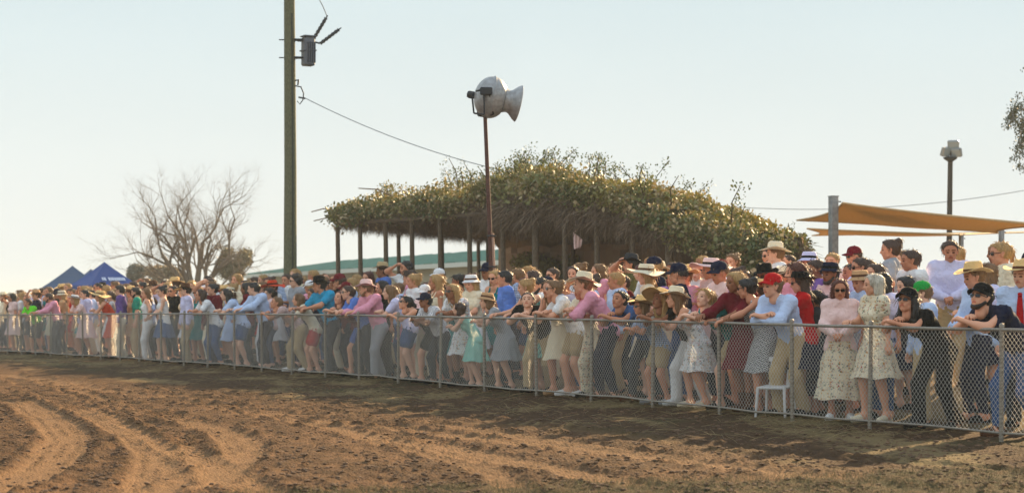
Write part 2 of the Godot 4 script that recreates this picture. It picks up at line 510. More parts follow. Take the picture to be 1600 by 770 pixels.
# every pose: forward is +z, the person's left is +x, rail top at about y 1.1, z 0.42
func define_poses() -> void:
	var base := {"py": 0.92, "pz": 0.0, "lean": 0.03, "hunch": 0.04, "twist": 0.0, "hyaw": 0.0, "hpitch": 0.0, "hroll": 0.0,
		"lh": Vector3(0.27, 0.83, 0.05), "rh": Vector3(-0.27, 0.83, 0.05), "lp": Vector3(0.3, 0, -1), "rp": Vector3(-0.3, 0, -1),
		"lf": Vector3(0.11, 0.085, -0.02), "rf": Vector3(-0.11, 0.085, -0.02), "lt": 0.22, "rt": -0.22, "hand": 0}
	var specs := {
		"lean": {"py": 0.9, "pz": -0.06, "lean": 0.42, "hunch": 0.2, "hyaw": -0.12, "hpitch": -0.1, "lh": Vector3(-0.03, 1.155, 0.47), "rh": Vector3(0.06, 1.165, 0.43), "lp": Vector3(1, -0.75, 0), "rp": Vector3(-1, -0.75, 0), "lf": Vector3(0.12, 0.085, -0.12), "rf": Vector3(-0.11, 0.085, 0.04), "hand": 1},
		"deep": {"py": 0.88, "pz": -0.17, "lean": 0.68, "hunch": 0.22, "hyaw": 0.25, "hpitch": -0.35, "lh": Vector3(0.02, 1.15, 0.55), "rh": Vector3(-0.02, 1.165, 0.47), "lp": Vector3(1, -0.6, 0), "rp": Vector3(-1, -0.6, 0), "lf": Vector3(0.1, 0.085, -0.3), "rf": Vector3(-0.12, 0.085, 0.02), "hand": 1},
		"reach": {"py": 0.91, "pz": -0.08, "lean": 0.3, "hunch": 0.12, "hyaw": -0.4, "hpitch": 0.05, "twist": 0.3, "lh": Vector3(0.16, 1.15, 0.5), "rh": Vector3(-0.2, 1.15, 0.56), "lp": Vector3(0.8, -1, 0), "rp": Vector3(-0.8, -1, 0), "lf": Vector3(0.13, 0.085, 0.05), "rf": Vector3(-0.1, 0.085, -0.16), "hand": 1},
		"stand": {"hyaw": -0.25, "lf": Vector3(0.12, 0.085, 0.05), "rf": Vector3(-0.1, 0.085, -0.05), "lh": Vector3(0.26, 0.82, 0.06), "rh": Vector3(-0.25, 0.83, 0.1)},
		"cross": {"lean": -0.02, "hyaw": 0.2, "lh": Vector3(-0.13, 1.16, 0.19), "rh": Vector3(0.15, 1.11, 0.22), "lp": Vector3(1, -1, -0.1), "rp": Vector3(-1, -1, -0.1), "lf": Vector3(0.14, 0.085, 0.0), "rf": Vector3(-0.13, 0.085, 0.03), "hand": 1},
		"hold": {"lean": 0.05, "hyaw": 0.12, "hpitch": 0.12, "lh": Vector3(0.05, 1.06, 0.3), "rh": Vector3(-0.05, 1.05, 0.29), "lp": Vector3(1, -1, -0.4), "rp": Vector3(-1, -1, -0.4), "rf": Vector3(-0.1, 0.085, 0.08), "hand": 1},
		"phone": {"lean": 0.08, "hyaw": 0.0, "hpitch": 0.06, "lh": Vector3(0.06, 1.4, 0.36), "rh": Vector3(-0.06, 1.39, 0.36), "lp": Vector3(0.8, -1, -0.1), "rp": Vector3(-0.8, -1, -0.1), "lf": Vector3(0.1, 0.085, 0.06), "hand": 1},
		"drink": {"lean": 0.04, "hyaw": -0.5, "twist": -0.15, "lh": Vector3(0.26, 0.82, 0.05), "rh": Vector3(-0.14, 1.17, 0.31), "rp": Vector3(-0.6, -1, -0.5), "lf": Vector3(0.13, 0.085, -0.04), "rf": Vector3(-0.12, 0.085, 0.07), "hand": 1},
		"hip": {"lean": 0.02, "hyaw": 0.35, "lh": Vector3(0.19, 1.0, 0.03), "lp": Vector3(1, 0, -0.5), "rh": Vector3(-0.25, 0.82, 0.07), "lf": Vector3(0.15, 0.085, 0.06), "rf": Vector3(-0.09, 0.085, -0.04)},
		"shade": {"lean": 0.0, "hyaw": -0.2, "hpitch": -0.05, "rh": Vector3(-0.12, 1.66, 0.16), "rp": Vector3(-1, -0.3, 0.3), "lh": Vector3(0.27, 0.83, 0.05), "hand": 1},
	}
	for k in specs:
		for sex in ["m", "f"]:
			var d := base.duplicate()
			d.merge(specs[k], true)
			d["sex"] = sex
			poses[k + "_" + sex] = {"spec": d, "cache": {}}

func joints(id: String) -> Dictionary:
	var P: Dictionary = poses[id]
	if P.has("j"): return P["j"]
	var s: Dictionary = P["spec"]
	var f: bool = s["sex"] == "f"
	var j := {}
	var pel := Vector3(0, s["py"], s["pz"])
	var B := Basis(Vector3.RIGHT, s["lean"]) * Basis(Vector3.UP, s["twist"] * 0.5)
	var B2 := Basis(Vector3.RIGHT, s["lean"] + s["hunch"]) * Basis(Vector3.UP, s["twist"])
	j["pel"] = pel; j["B"] = B
	var mid := pel + B * Vector3(0, 0.15, 0.0)
	j["mid"] = mid; j["B2"] = B2
	var sw := 0.158 if f else 0.185
	j["neck"] = mid + B2 * Vector3(0, 0.385, -0.012)
	j["ls"] = mid + B2 * Vector3(sw, 0.335, -0.005)
	j["rs"] = mid + B2 * Vector3(-sw, 0.335, -0.005)
	var Bn := Basis(Vector3.RIGHT, (s["lean"] + s["hunch"]) * 0.55)
	j["Hb"] = Basis(Vector3.UP, s["hyaw"]) * Basis(Vector3.RIGHT, s["hpitch"] + 0.04) * Basis(Vector3.BACK, s["hroll"])
	j["head"] = j["neck"] + Bn * Vector3(0, 0.15, 0.025)
	var la := ik(j["ls"], s["lh"], 0.285 if not f else 0.27, 0.255 if not f else 0.24, s["lp"])
	var ra := ik(j["rs"], s["rh"], 0.285 if not f else 0.27, 0.255 if not f else 0.24, s["rp"])
	j["le"] = la[0]; j["lw"] = la[1]; j["re"] = ra[0]; j["rw"] = ra[1]
	j["lhip"] = pel + Vector3(0.088, -0.03, 0); j["rhip"] = pel + Vector3(-0.088, -0.03, 0)
	var ll := ik(j["lhip"], s["lf"], 0.415, 0.405, Vector3(0.15, 0, 1))
	var rl := ik(j["rhip"], s["rf"], 0.415, 0.405, Vector3(-0.15, 0, 1))
	j["lk"] = ll[0]; j["la"] = ll[1]; j["rk"] = rl[0]; j["ra"] = rl[1]
	j["lt"] = s["lt"]; j["rt"] = s["rt"]
	P["j"] = j
	return j

func torso_bones(j: Dictionary, f: bool) -> Array:
	var o := []
	var pel: Vector3 = j["pel"]; var mid: Vector3 = j["mid"]
	var B: Basis = j["B"]; var B2: Basis = j["B2"]
	for sx in [-1.0, 1.0]:
		o.append([pel + Vector3(sx * (0.082 if f else 0.072), -0.04, -0.012), mid + B * Vector3(sx * 0.048, 0, 0), 0.108 if f else 0.1, 0.078 if f else 0.092])
		o.append([mid + B * Vector3(sx * 0.048, 0, 0), mid + B2 * Vector3(sx * (0.066 if f else 0.08), 0.2, 0.0), 0.078 if f else 0.092, 0.088 if f else 0.106])
		o.append([mid + B2 * Vector3(sx * (0.06 if f else 0.075), 0.22, -0.004), j["ls"] if sx > 0 else j["rs"], 0.086 if f else 0.1, 0.05 if f else 0.062])
		o.append([j["neck"] + B2 * Vector3(0, -0.02, 0), j["ls"] if sx > 0 else j["rs"], 0.05, 0.042 if f else 0.05])
		if f: o.append([mid + B2 * Vector3(sx * 0.068, 0.19, 0.055), mid + B2 * Vector3(sx * 0.07, 0.185, 0.075), 0.056, 0.05])
	return o

func arm_bones(j: Dictionary, f: bool, side: String, upto: float, loose := 0.0) -> Array:
	var s: Vector3 = j[side + "s"]; var e: Vector3 = j[side + "e"]; var w: Vector3 = j[side + "w"]
	var r := [0.05, 0.038, 0.027] if not f else [0.042, 0.032, 0.023]
	var o := []
	var t1 := minf(upto / 0.5, 1.0)
	o.append([s, s.lerp(e, t1), r[0] + loose * 0.5, lerpf(r[0], r[1], t1) + loose])
	if upto > 0.5:
		var t2 := (upto - 0.5) / 0.5
		var b := e.lerp(w, 0.35)
		o.append([e, e.lerp(w, t2), r[1] + loose, lerpf(r[1], r[2], t2) + loose])
		if t2 > 0.4: o.append([e.lerp(w, 0.1), b, r[1] + loose, r[1] - 0.003 + loose])
	return o

func leg_bones(j: Dictionary, f: bool, side: String, upto: float, loose := 0.0, straight := false) -> Array:
	var h: Vector3 = j[side + "hip"]; var k: Vector3 = j[side + "k"]; var a: Vector3 = j[side + "a"]
	var r := [0.092, 0.057, 0.037] if not f else [0.094, 0.054, 0.034]
	var o := []
	var t1 := minf(upto / 0.5, 1.0)
	o.append([h, h.lerp(k, t1), r[0] + loose * 0.4, lerpf(r[0], r[1], t1) + loose])
	if upto > 0.5:
		var t2 := (upto - 0.5) / 0.5
		var ae: float = r[1] if straight else r[2]
		o.append([k, k.lerp(a, t2), r[1] + loose * 0.8, lerpf(r[1], ae, t2) + loose])
		if not straight: o.append([k.lerp(a, 0.12) + Vector3(0, 0, -0.012), k.lerp(a, 0.45) + Vector3(0, 0, -0.022), r[1] - 0.012, r[1] - 0.012])
	return o

func foot_bones(j: Dictionary, side: String, g := 0.0) -> Array:
	var a: Vector3 = j[side + "a"]
	var d := Basis(Vector3.UP, j[side + "t"]) * Vector3.BACK
	var fl := Vector3(a.x, 0.036, a.z)
	return [[a, fl - d * 0.035, 0.034 + g, 0.032 + g], [fl - d * 0.035, fl + d * 0.15, 0.034 + g, 0.028 + g], [fl + d * 0.08, fl + d * 0.155 + Vector3(0, -0.006, 0), 0.036 + g, 0.026 + g], [a, fl + d * 0.1, 0.036 + g, 0.03 + g]]

var heads := {}
func head_mesh(f: bool) -> MD:
	if heads.has(f): return heads[f]
	# origin at the middle of the skull, crown at about y 0.115, chin at about -0.125, face +z
	var w := 0.94 if f else 1.0
	var b := [
		[Vector3(0, 0.022, -0.032), Vector3(0, 0.028, 0.022), 0.086 * w, 0.08 * w],
		[Vector3(0, 0.0, 0.03), Vector3(0, -0.05, 0.036), 0.066 * w, 0.056 * w],
		[Vector3(-0.03, -0.07, 0.03), Vector3(0.0, -0.098, 0.058), 0.034 * w, 0.026 * w],
		[Vector3(0.03, -0.07, 0.03), Vector3(0.0, -0.098, 0.058), 0.034 * w, 0.026 * w],
		[Vector3(-0.038, -0.03, 0.062), Vector3(-0.02, -0.06, 0.066), 0.026, 0.024],
		[Vector3(0.038, -0.03, 0.062), Vector3(0.02, -0.06, 0.066), 0.026, 0.024],
		[Vector3(-0.04, 0.018, 0.075), Vector3(0.04, 0.018, 0.075), 0.016, 0.016],
		[Vector3(0, 0.008, 0.09), Vector3(0, -0.034, 0.112), 0.008, 0.0125],
		[Vector3(-0.012, -0.038, 0.1), Vector3(0.012, -0.038, 0.1), 0.009, 0.009],
		[Vector3(-0.018, -0.066, 0.088), Vector3(0.018, -0.066, 0.088), 0.009, 0.009],
		[Vector3(-0.082 * w, 0.008, -0.006), Vector3(-0.079 * w, -0.034, 0.004), 0.016, 0.01],
		[Vector3(0.082 * w, 0.008, -0.006), Vector3(0.079 * w, -0.034, 0.004), 0.016, 0.01],
		[Vector3(0, -0.05, -0.02), Vector3(0, -0.15, -0.035), 0.056 * w, 0.055 * w],
	]
	var m := field_mesh(b, 0.0075, 150.0)
	for i in m.v.size():
		var p := m.v[i]
		if p.z > 0.07:
			if absf(absf(p.x) - 0.033) < 0.0135 and absf(p.y + 0.006) < 0.0075: m.c[i] = Color(0.10, 0.075, 0.06)
			elif absf(absf(p.x) - 0.034) < 0.022 and absf(p.y - 0.02) < 0.0055: m.c[i] = Color(0.32, 0.24, 0.18)
			elif absf(p.x) < 0.024 and absf(p.y + 0.067) < 0.009: m.c[i] = Color(0.72, 0.4, 0.38)
	heads[f] = m
	return m

var hands := {}
func hand_mesh(kind: int) -> MD:
	if hands.has(kind): return hands[kind]
	# wrist at origin, fingers along +z, palm down (-y), thumb towards +x
	var b := [[Vector3(0, 0, -0.01), Vector3(0.018, 0, 0.075), 0.024, 0.02], [Vector3(0, 0, 0.0), Vector3(-0.024, 0, 0.07), 0.022, 0.017], [Vector3(0, -0.004, 0.01), Vector3(0, -0.002, 0.08), 0.022, 0.018]]
	var curl := 0.42 if kind == 0 else 0.75
	var roots := [[0.03, 0.085, 0.072], [0.0105, 0.09, 0.082], [-0.01, 0.088, 0.076], [-0.03, 0.08, 0.06]]
	for r in roots:
		var p := Vector3(r[0], 0.004, r[1] - 0.012)
		var an := 0.1
		for s in 3:
			an += curl * (0.5 if s == 0 else 1.0)
			var l: float = r[2] * [0.46, 0.32, 0.24][s]
			var q := p + Vector3(r[0] * 0.12, -sin(an) * l, cos(an) * l)
			b.append([p, q, 0.0098 - s * 0.0009, 0.0092 - s * 0.001])
			p = q
	b.append([Vector3(0.018, -0.004, 0.018), Vector3(0.047, -0.012, 0.048), 0.014, 0.0115])
	b.append([Vector3(0.047, -0.012, 0.048), Vector3(0.055, -0.026, 0.084), 0.011, 0.0085])
	var m := field_mesh(b, 0.0055, 260.0)
	hands[kind] = m
	return m

func hand_frame(e: Vector3, w: Vector3, side: float, kind: int) -> Transform3D:
	var z := (w - e).normalized()
	# palm: towards the body for hanging arms, down for hands on the rail
	var up := Vector3(side, 0.2, 0.0) if kind == 0 else Vector3(0, 1, 0.25)
	var x := up.cross(z).normalized()
	var y := z.cross(x)
	return Transform3D(Basis(x * side * -1.0, y, z), w - z * 0.012)

func body_mesh(id: String) -> ArrayMesh:
	var C: Dictionary = poses[id]["cache"]
	if C.has("body"): return C["body"]
	var f := id.ends_with("_f")
	var j := joints(id)
	var b := torso_bones(j, f)
	for s in ["l", "r"]:
		b.append_array(arm_bones(j, f, s, 1.0))
		b.append_array(leg_bones(j, f, s, 1.0))
		b.append_array(foot_bones(j, s))
	b.append([j["neck"], j["head"] + (j["Hb"] as Basis) * Vector3(0, -0.09, -0.02), 0.052 if f else 0.06, 0.05 if f else 0.056])
	var m := field_mesh(b, 0.018, 60.0)
	var hs := 1.0
	m.add(head_mesh(f), Transform3D((j["Hb"] as Basis).scaled(Vector3.ONE * hs), j["head"]))
	var kind: int = poses[id]["spec"]["hand"]
	m.add(hand_mesh(kind), hand_frame(j["le"], j["lw"], 1.0, kind))
	m.add(hand_mesh(kind), hand_frame(j["re"], j["rw"], -1.0, kind))
	C["body"] = m.mesh()
	return C["body"]

# skirts hang as a pleated cone from the waist
func skirt(j: Dictionary, length: float, flare: float, top: float) -> MD:
	var md := MD.new()
	var pel: Vector3 = j["pel"]
	var rings := 9; var sides := 36
	for r in rings:
		var t := r / float(rings - 1)
		var y := lerpf(pel.y + top, pel.y - length, t)
		var hipf := smoothstep(0.0, 0.4, t)
		var rx := lerpf(0.172, 0.222, hipf) + flare * t * t
		var rz := lerpf(0.128, 0.165, hipf) + flare * 0.85 * t * t + (j["lk"] as Vector3).distance_to(j["rk"]) * 0.1 * t
		for k in sides:
			var an := TAU * k / sides
			var fold := 1.0 + 0.07 * t * sin(an * 9.0 + sin(an * 2.0) * 1.5) + 0.03 * t * sin(an * 4.0)
			md.v.append(Vector3(cos(an) * rx * fold, y + 0.012 * sin(an * 5.0) * t, pel.z + (1.0 - t) * 0.06 * sin((j["B"] as Basis).get_euler().x) + sin(an) * rz * fold))
			md.c.append(Color.WHITE); md.n.append(Vector3.ZERO)
	for r in rings - 1:
		for k in sides:
			var k2 := (k + 1) % sides
			var q := r * sides
			md.ix.append_array([q + k, q + sides + k, q + sides + k2, q + k, q + sides + k2, q + k2])
	for t in range(0, md.ix.size(), 3):
		var a := md.ix[t]; var b := md.ix[t + 1]; var c := md.ix[t + 2]
		var nn := (md.v[c] - md.v[a]).cross(md.v[b] - md.v[a])
		md.n[a] += nn; md.n[b] += nn; md.n[c] += nn
	for i in md.n.size():
		md.n[i] = md.n[i].normalized()
		var o := md.v[i] - Vector3(0, md.v[i].y, pel.z)
		if md.n[i].dot(o) < 0: md.n[i] = -md.n[i]
	return md

func garment(id: String, kind: String) -> ArrayMesh:
	var C: Dictionary = poses[id]["cache"]
	if C.has(kind): return C[kind]
	var f := id.ends_with("_f")
	var j := joints(id)
	var pel: Vector3 = j["pel"]
	var m := MD.new()
	var b := []
	var neck_cut := [j["neck"] + (j["B2"] as Basis) * Vector3(0, 0.052, 0), ((j["B2"] as Basis) * Vector3(0, 1, 0.3)).normalized()]
	var sleeve: float = {"long": 0.97, "short": 0.3, "strap": 0.0, "jacket": 0.98, "dress": 0.22, "strapdress": 0.0, "longdress": 0.8}.get(kind, -1.0)
	if sleeve >= 0.0:
		b = torso_bones(j, f)
		if sleeve > 0.0:
			for s in ["l", "r"]: b.append_array(arm_bones(j, f, s, sleeve, 0.008))
		var is_dress := kind.ends_with("dress")
		var hem := pel.y + (-0.08 if is_dress else -0.1)
		if kind == "strap" or kind == "strapdress": neck_cut = [j["neck"] + (j["B2"] as Basis) * Vector3(0, -0.085, 0), ((j["B2"] as Basis) * Vector3(0, 1, 0.25)).normalized()]
		m = field_mesh(b, 0.019, 60.0, [neck_cut, [Vector3(0, hem, 0), Vector3.DOWN]], 0.024 if kind == "jacket" else 0.016)
		if is_dress: m.add(skirt(j, 0.4, 0.09, 0.07))
		if kind == "strapdress" or kind == "strap":
			for sx in [-1.0, 1.0]:
				var B2: Basis = j["B2"]; var mid: Vector3 = j["mid"]
				m.tube([mid + B2 * Vector3(sx * 0.075, 0.27, 0.1), mid + B2 * Vector3(sx * 0.085, 0.372, 0.03), mid + B2 * Vector3(sx * 0.085, 0.37, -0.04), mid + B2 * Vector3(sx * 0.07, 0.29, -0.1)], [0.012, 0.012, 0.012, 0.012], 5)
	elif kind == "trousers" or kind == "jeans":
		for sx in [-1.0, 1.0]: b.append([pel + Vector3(sx * 0.075, -0.04, -0.012), pel + (j["B"] as Basis) * Vector3(sx * 0.055, 0.1, 0), 0.106 if f else 0.1, 0.086 if f else 0.094])
		for s in ["l", "r"]: b.append_array(leg_bones(j, f, s, 0.985, 0.014 if kind == "trousers" else 0.006, kind == "trousers"))
		m = field_mesh(b, 0.018, 60.0, [[pel + Vector3(0, 0.085, 0), Vector3.UP], [Vector3(0, 0.05, 0), Vector3.DOWN]], 0.01)
	elif kind == "shorts":
		for sx in [-1.0, 1.0]: b.append([pel + Vector3(sx * 0.075, -0.04, -0.012), pel + (j["B"] as Basis) * Vector3(sx * 0.055, 0.1, 0), 0.106 if f else 0.1, 0.086 if f else 0.094])
		var up := 0.3 if f else 0.44
		for s in ["l", "r"]: b.append_array(leg_bones(j, f, s, up, 0.018))
		m = field_mesh(b, 0.018, 60.0, [[pel + Vector3(0, 0.085, 0), Vector3.UP]], 0.01)
	elif kind == "skirt": m = skirt(j, 0.36, 0.07, 0.05)
	elif kind == "longskirt": m = skirt(j, 0.66, 0.09, 0.05)
	elif kind.begins_with("shoes") or kind.begins_with("boots"):
		for s in [kind.right(1)]:
			b.append_array(foot_bones(j, s, 0.007))
			if kind.begins_with("boots"): b.append([j[s + "a"], (j[s + "a"] as Vector3).lerp(j[s + "k"], 0.35), 0.045, 0.055])
		m = field_mesh(b, 0.014, 90.0, [[Vector3(0, 0.12 if kind.begins_with("shoes") else 0.24, 0), Vector3.UP], [Vector3(0, 0.0, 0), Vector3.DOWN]])
	if not (kind.begins_with("shoes") or kind.begins_with("boots")):
		# creases and slack in the cloth
		var ph := float(hash(id + kind) % 1000)
		for i in m.v.size():
			var p := m.v[i]
			var w := absf(noise.get_noise_3d(p.x * 210.0 + ph, p.y * 110.0, p.z * 210.0)) * 0.016 + absf(noise.get_noise_3d(p.x * 90.0 + p.y * 120.0, p.y * 60.0 + ph, p.z * 90.0)) * 0.013
			if kind in ["trousers", "jeans", "shorts"]: w *= 0.45
			m.v[i] = p + m.n[i] * (w - 0.003)
		m.renormal()
	C[kind] = m.mesh()
	return C[kind]

# hair and hats sit in the head's own frame
var toppings := {}
func hair_mesh(kind: String) -> ArrayMesh:
	if toppings.has(kind): return toppings[kind]
	var cap := [[Vector3(0, 0.026, -0.036), Vector3(0, 0.034, 0.018), 0.093, 0.086], [Vector3(0, -0.02, -0.05), Vector3(0, 0.02, -0.045), 0.07, 0.088]]
	var face := [Vector3(0, 0.052, 0.066), Vector3(0, -0.62, 0.78).normalized()]
	var cuts := [face]
	var b := cap.duplicate()
	match kind:
		"short": cuts.append([Vector3(0, -0.062, 0), Vector3.DOWN])
		"crop":
			b = [[Vector3(0, 0.024, -0.036), Vector3(0, 0.03, 0.018), 0.0895, 0.083]]
			cuts.append([Vector3(0, -0.02, 0), Vector3.DOWN])
		"long":
			for sx in [-1.0, 0.0, 1.0]:
				b.append([Vector3(sx * 0.062, 0.0, -0.052), Vector3(sx * 0.072, -0.17, -0.075), 0.045, 0.044])
				b.append([Vector3(sx * 0.072, -0.17, -0.075), Vector3(sx * 0.06, -0.31, -0.1), 0.044, 0.022])
			b.append([Vector3(0.078, 0.0, -0.01), Vector3(0.088, -0.14, -0.02), 0.024, 0.02])
			b.append([Vector3(-0.078, 0.0, -0.01), Vector3(-0.088, -0.14, -0.02), 0.024, 0.02])
			cuts = [[Vector3(0, 0.052, 0.066), Vector3(0, -0.28, 0.96).normalized()]]
		"bob":
			for sx in [-1.0, 1.0]:
				b.append([Vector3(sx * 0.075, 0.0, -0.02), Vector3(sx * 0.084, -0.1, -0.012), 0.03, 0.03])
				b.append([Vector3(sx * 0.05, 0.0, -0.06), Vector3(sx * 0.058, -0.115, -0.06), 0.05, 0.044])
			b.append([Vector3(0, 0.0, -0.07), Vector3(0, -0.115, -0.075), 0.055, 0.045])
			cuts = [[Vector3(0, 0.055, 0.066), Vector3(0, -0.22, 0.97).normalized()], [Vector3(0, -0.135, 0), Vector3.DOWN]]
		"pony":
			b.append([Vector3(0, 0.03, -0.12), Vector3(0, 0.0, -0.165), 0.024, 0.034])
			b.append([Vector3(0, 0.0, -0.165), Vector3(0.01, -0.2, -0.15), 0.036, 0.014])
			cuts.append([Vector3(0, -0.062, 0), Vector3.DOWN]); cuts.pop_back()
		"bun":
			b.append([Vector3(0, 0.08, -0.1), Vector3(0.01, 0.095, -0.11), 0.046, 0.042])
		"curly":
			var r := RandomNumberGenerator.new(); r.seed = 4
			for k in 26:
				var d := Vector3(r.randf_range(-1, 1), r.randf_range(-0.5, 1), r.randf_range(-1, 0.35)).normalized()
				b.append([d * 0.085 + Vector3(0, 0.02, -0.02), d * 0.1 + Vector3(0, 0.02, -0.02), 0.026, 0.026])
	var m := field_mesh(b, 0.0095, 110.0, cuts)
	# strands: shallow grooves that run down from the crown
	for i in m.v.size():
		var p := m.v[i]
		var an := atan2(p.x, -p.z)
		m.v[i] = p + m.n[i] * (sin(an * 26.0 + p.y * 14.0) * 0.0028 + noise.get_noise_3d(p.x * 900.0, p.y * 220.0, p.z * 900.0) * 0.006)
		m.c[i] = Color.WHITE * (0.85 + 0.4 * noise.get_noise_2d(an * 260.0, p.y * 120.0))
	m.renormal()
	# loose strands
	var rs := RandomNumberGenerator.new(); rs.seed = 9 + kind.length()
	var cnt := m.v.size()
	for k in (150 if kind == "long" or kind == "bob" or kind == "pony" else 80):
		var i := rs.randi() % cnt
		var p := m.v[i]; var nn := m.n[i]
		if nn.dot(Vector3(0, -0.3, 1)) > 0.6: continue
		var d := (Vector3.DOWN - nn * Vector3.DOWN.dot(nn) + nn * 0.3 + Vector3(rs.randf_range(-0.3, 0.3), 0, rs.randf_range(-0.3, 0.3))).normalized()
		var l := rs.randf_range(0.02, 0.05) * (2.2 if kind == "long" or kind == "pony" else 1.0)
		var cc := Color.WHITE * rs.randf_range(0.7, 1.3)
		m.tube([p - nn * 0.003, p + d * l * 0.5 + nn * 0.006, p + d * l + nn * 0.002 + Vector3(0, -0.3 * l, 0)], [0.0045, 0.0038, 0.0012], 3, cc, false)
	toppings[kind] = m.mesh()
	return toppings[kind]

func hat_mesh(kind: String) -> Array:   # [crown and brim, band]
	if toppings.has(kind): return toppings[kind]
	var t := Transform3D(Basis(Vector3.RIGHT, -0.1), Vector3(0, 0.058, -0.008))
	var m := MD.new(); var band := MD.new()
	if kind == "cap":
		m.lathe(t, [Vector2(0.099, -0.012), Vector2(0.1, 0.02), Vector2(0.091, 0.06), Vector2(0.062, 0.088), Vector2(0.03, 0.098), Vector2(0.011, 0.1), Vector2(0.009, 0.107), Vector2(0.0, 0.108)], 20, Color.WHITE, 1.12)
		# the peak
		var n := 12
		for r in 2:
			for k in n:
				var a0 := lerpf(0.42, PI - 0.42, k / float(n)); var a1 := lerpf(0.42, PI - 0.42, (k + 1) / float(n))
				var hh := 0.0 if r == 0 else -0.006
				var pt := func(a: float, o: float) -> Vector3: return t * Vector3(cos(a) * (0.098 + o * 0.012), -0.008 + hh - 0.03 * o * (1.0 + 0.5 * absf(cos(a))), sin(a) * (0.107 + o * 0.085))
				m.quad(pt.call(a0, 0.0), pt.call(a0, 1.0), pt.call(a1, 1.0), pt.call(a1, 0.0))
	else:
		var brim: float = {"felt": 0.082, "straw": 0.1, "wide": 0.15, "boater": 0.085, "bucket": 0.05}[kind]
		var ch: float = {"felt": 0.115, "straw": 0.12, "wide": 0.09, "boater": 0.075, "bucket": 0.085}[kind]
		var sides := 28
		var prof := [Vector2(0.095 + brim, 0.0), Vector2(0.095 + brim, 0.006), Vector2(0.095 + brim * 0.5, 0.0), Vector2(0.098, 0.004), Vector2(0.096, ch * 0.4), Vector2(0.088, ch * 0.85), Vector2(0.078, ch), Vector2(0.05, ch * (0.96 if kind == "boater" else 0.9)), Vector2(0.0, ch * (0.96 if kind == "boater" else 0.8))]
		m.lathe(Transform3D.IDENTITY, prof, sides, Color.WHITE, 1.14)
		for i in m.v.size():
			var p := m.v[i]
			var rad := Vector2(p.x, p.z).length()
			var o := smoothstep(0.1, 0.1 + brim, rad)
			var an := atan2(p.x, p.z)
			if kind == "felt" or kind == "straw":
				p.y += o * (0.045 * pow(absf(sin(an)), 2.0) - 0.022 * absf(cos(an)))
				if p.y > ch * 0.6 and rad < 0.1: p.y -= 0.022 * exp(-pow(p.x / 0.025, 2.0)); p.x *= 1.0 - 0.25 * smoothstep(0.0, 0.1, p.z)
			elif kind == "wide": p.y += o * (0.03 * sin(an * 2.0 + 0.7) - 0.03 + 0.012 * sin(an * 5.0))
			elif kind == "bucket": p.y -= o * 0.035
			m.v[i] = t * p
			m.n[i] = t.basis * m.n[i]
		band.lathe(t, [Vector2(0.0995, 0.006), Vector2(0.0985, 0.034)], sides, Color.WHITE, 1.14)
	toppings[kind] = [m.mesh(), band.mesh() if band.v.size() else null]
	return toppings[kind]

func extra_mesh(kind: String) -> ArrayMesh:
	if toppings.has(kind): return toppings[kind]
	var m := MD.new()
	if kind == "sunglasses":
		for sx in [-1.0, 1.0]:
			m.box(Transform3D(Basis(Vector3.UP, sx * 0.25), Vector3(sx * 0.034, -0.004, 0.1)), Vector3(0.05, 0.034, 0.008), Color.WHITE, 0.003)
			m.box(Transform3D(Basis(Vector3.UP, sx * -0.16), Vector3(sx * 0.075, 0.004, 0.05)), Vector3(0.005, 0.007, 0.1), Color.WHITE)
		m.box(Transform3D(Basis.IDENTITY, Vector3(0, 0.002, 0.106)), Vector3(0.022, 0.006, 0.006), Color.WHITE)
	else:
		var b := [[Vector3(-0.055, -0.045, 0.02), Vector3(-0.02, -0.1, 0.06), 0.03, 0.03], [Vector3(0.055, -0.045, 0.02), Vector3(0.02, -0.1, 0.06), 0.03, 0.03], [Vector3(-0.02, -0.1, 0.062), Vector3(0.02, -0.1, 0.062), 0.03, 0.03]]
		m = field_mesh(b, 0.0095, 150.0, [[Vector3(0, -0.086, 0.08), Vector3(0, 0.75, 0.66).normalized()]], 0.001)
	toppings[kind] = m.mesh()
	return toppings[kind]

# ------------------------------------------------------------------ clothes, faces, places
const DYE := {
	"white": Color(0.9, 0.9, 0.9), "cream": Color(0.9, 0.85, 0.74), "pale blue": Color(0.74, 0.81, 0.93), "blue": Color(0.36, 0.5, 0.8),
	"denim blue": Color(0.24, 0.35, 0.52), "navy": Color(0.09, 0.11, 0.2), "black": Color(0.06, 0.06, 0.065), "charcoal": Color(0.2, 0.21, 0.23),
	"grey": Color(0.6, 0.61, 0.63), "pink": Color(0.9, 0.62, 0.7), "pale pink": Color(0.92, 0.79, 0.77), "red": Color(0.72, 0.07, 0.1),
	"maroon": Color(0.42, 0.07, 0.13), "lavender": Color(0.82, 0.81, 0.93), "purple": Color(0.5, 0.38, 0.68), "teal": Color(0.1, 0.5, 0.5),
	"sea green": Color(0.15, 0.6, 0.5), "green": Color(0.12, 0.6, 0.25), "lime green": Color(0.4, 0.86, 0.15), "khaki": Color(0.72, 0.63, 0.48),
	"tan": Color(0.76, 0.6, 0.44), "brown": Color(0.35, 0.23, 0.16), "orange red": Color(0.8, 0.27, 0.16), "turquoise": Color(0.16, 0.6, 0.76),
	"straw": Color(0.87, 0.74, 0.52), "olive": Color(0.36, 0.36, 0.22), "mint": Color(0.55, 0.78, 0.72),
}
const HAIR := {"dark": Color(0.10, 0.07, 0.055), "brown": Color(0.27, 0.17, 0.10), "light": Color(0.50, 0.36, 0.21), "blonde": Color(0.76, 0.60, 0.37), "white": Color(0.86, 0.83, 0.76), "auburn": Color(0.36, 0.15, 0.08)}
const SKIN := [Color(0.86, 0.63, 0.51), Color(0.80, 0.56, 0.44), Color(0.74, 0.50, 0.38), Color(0.88, 0.68, 0.57), Color(0.60, 0.40, 0.29)]
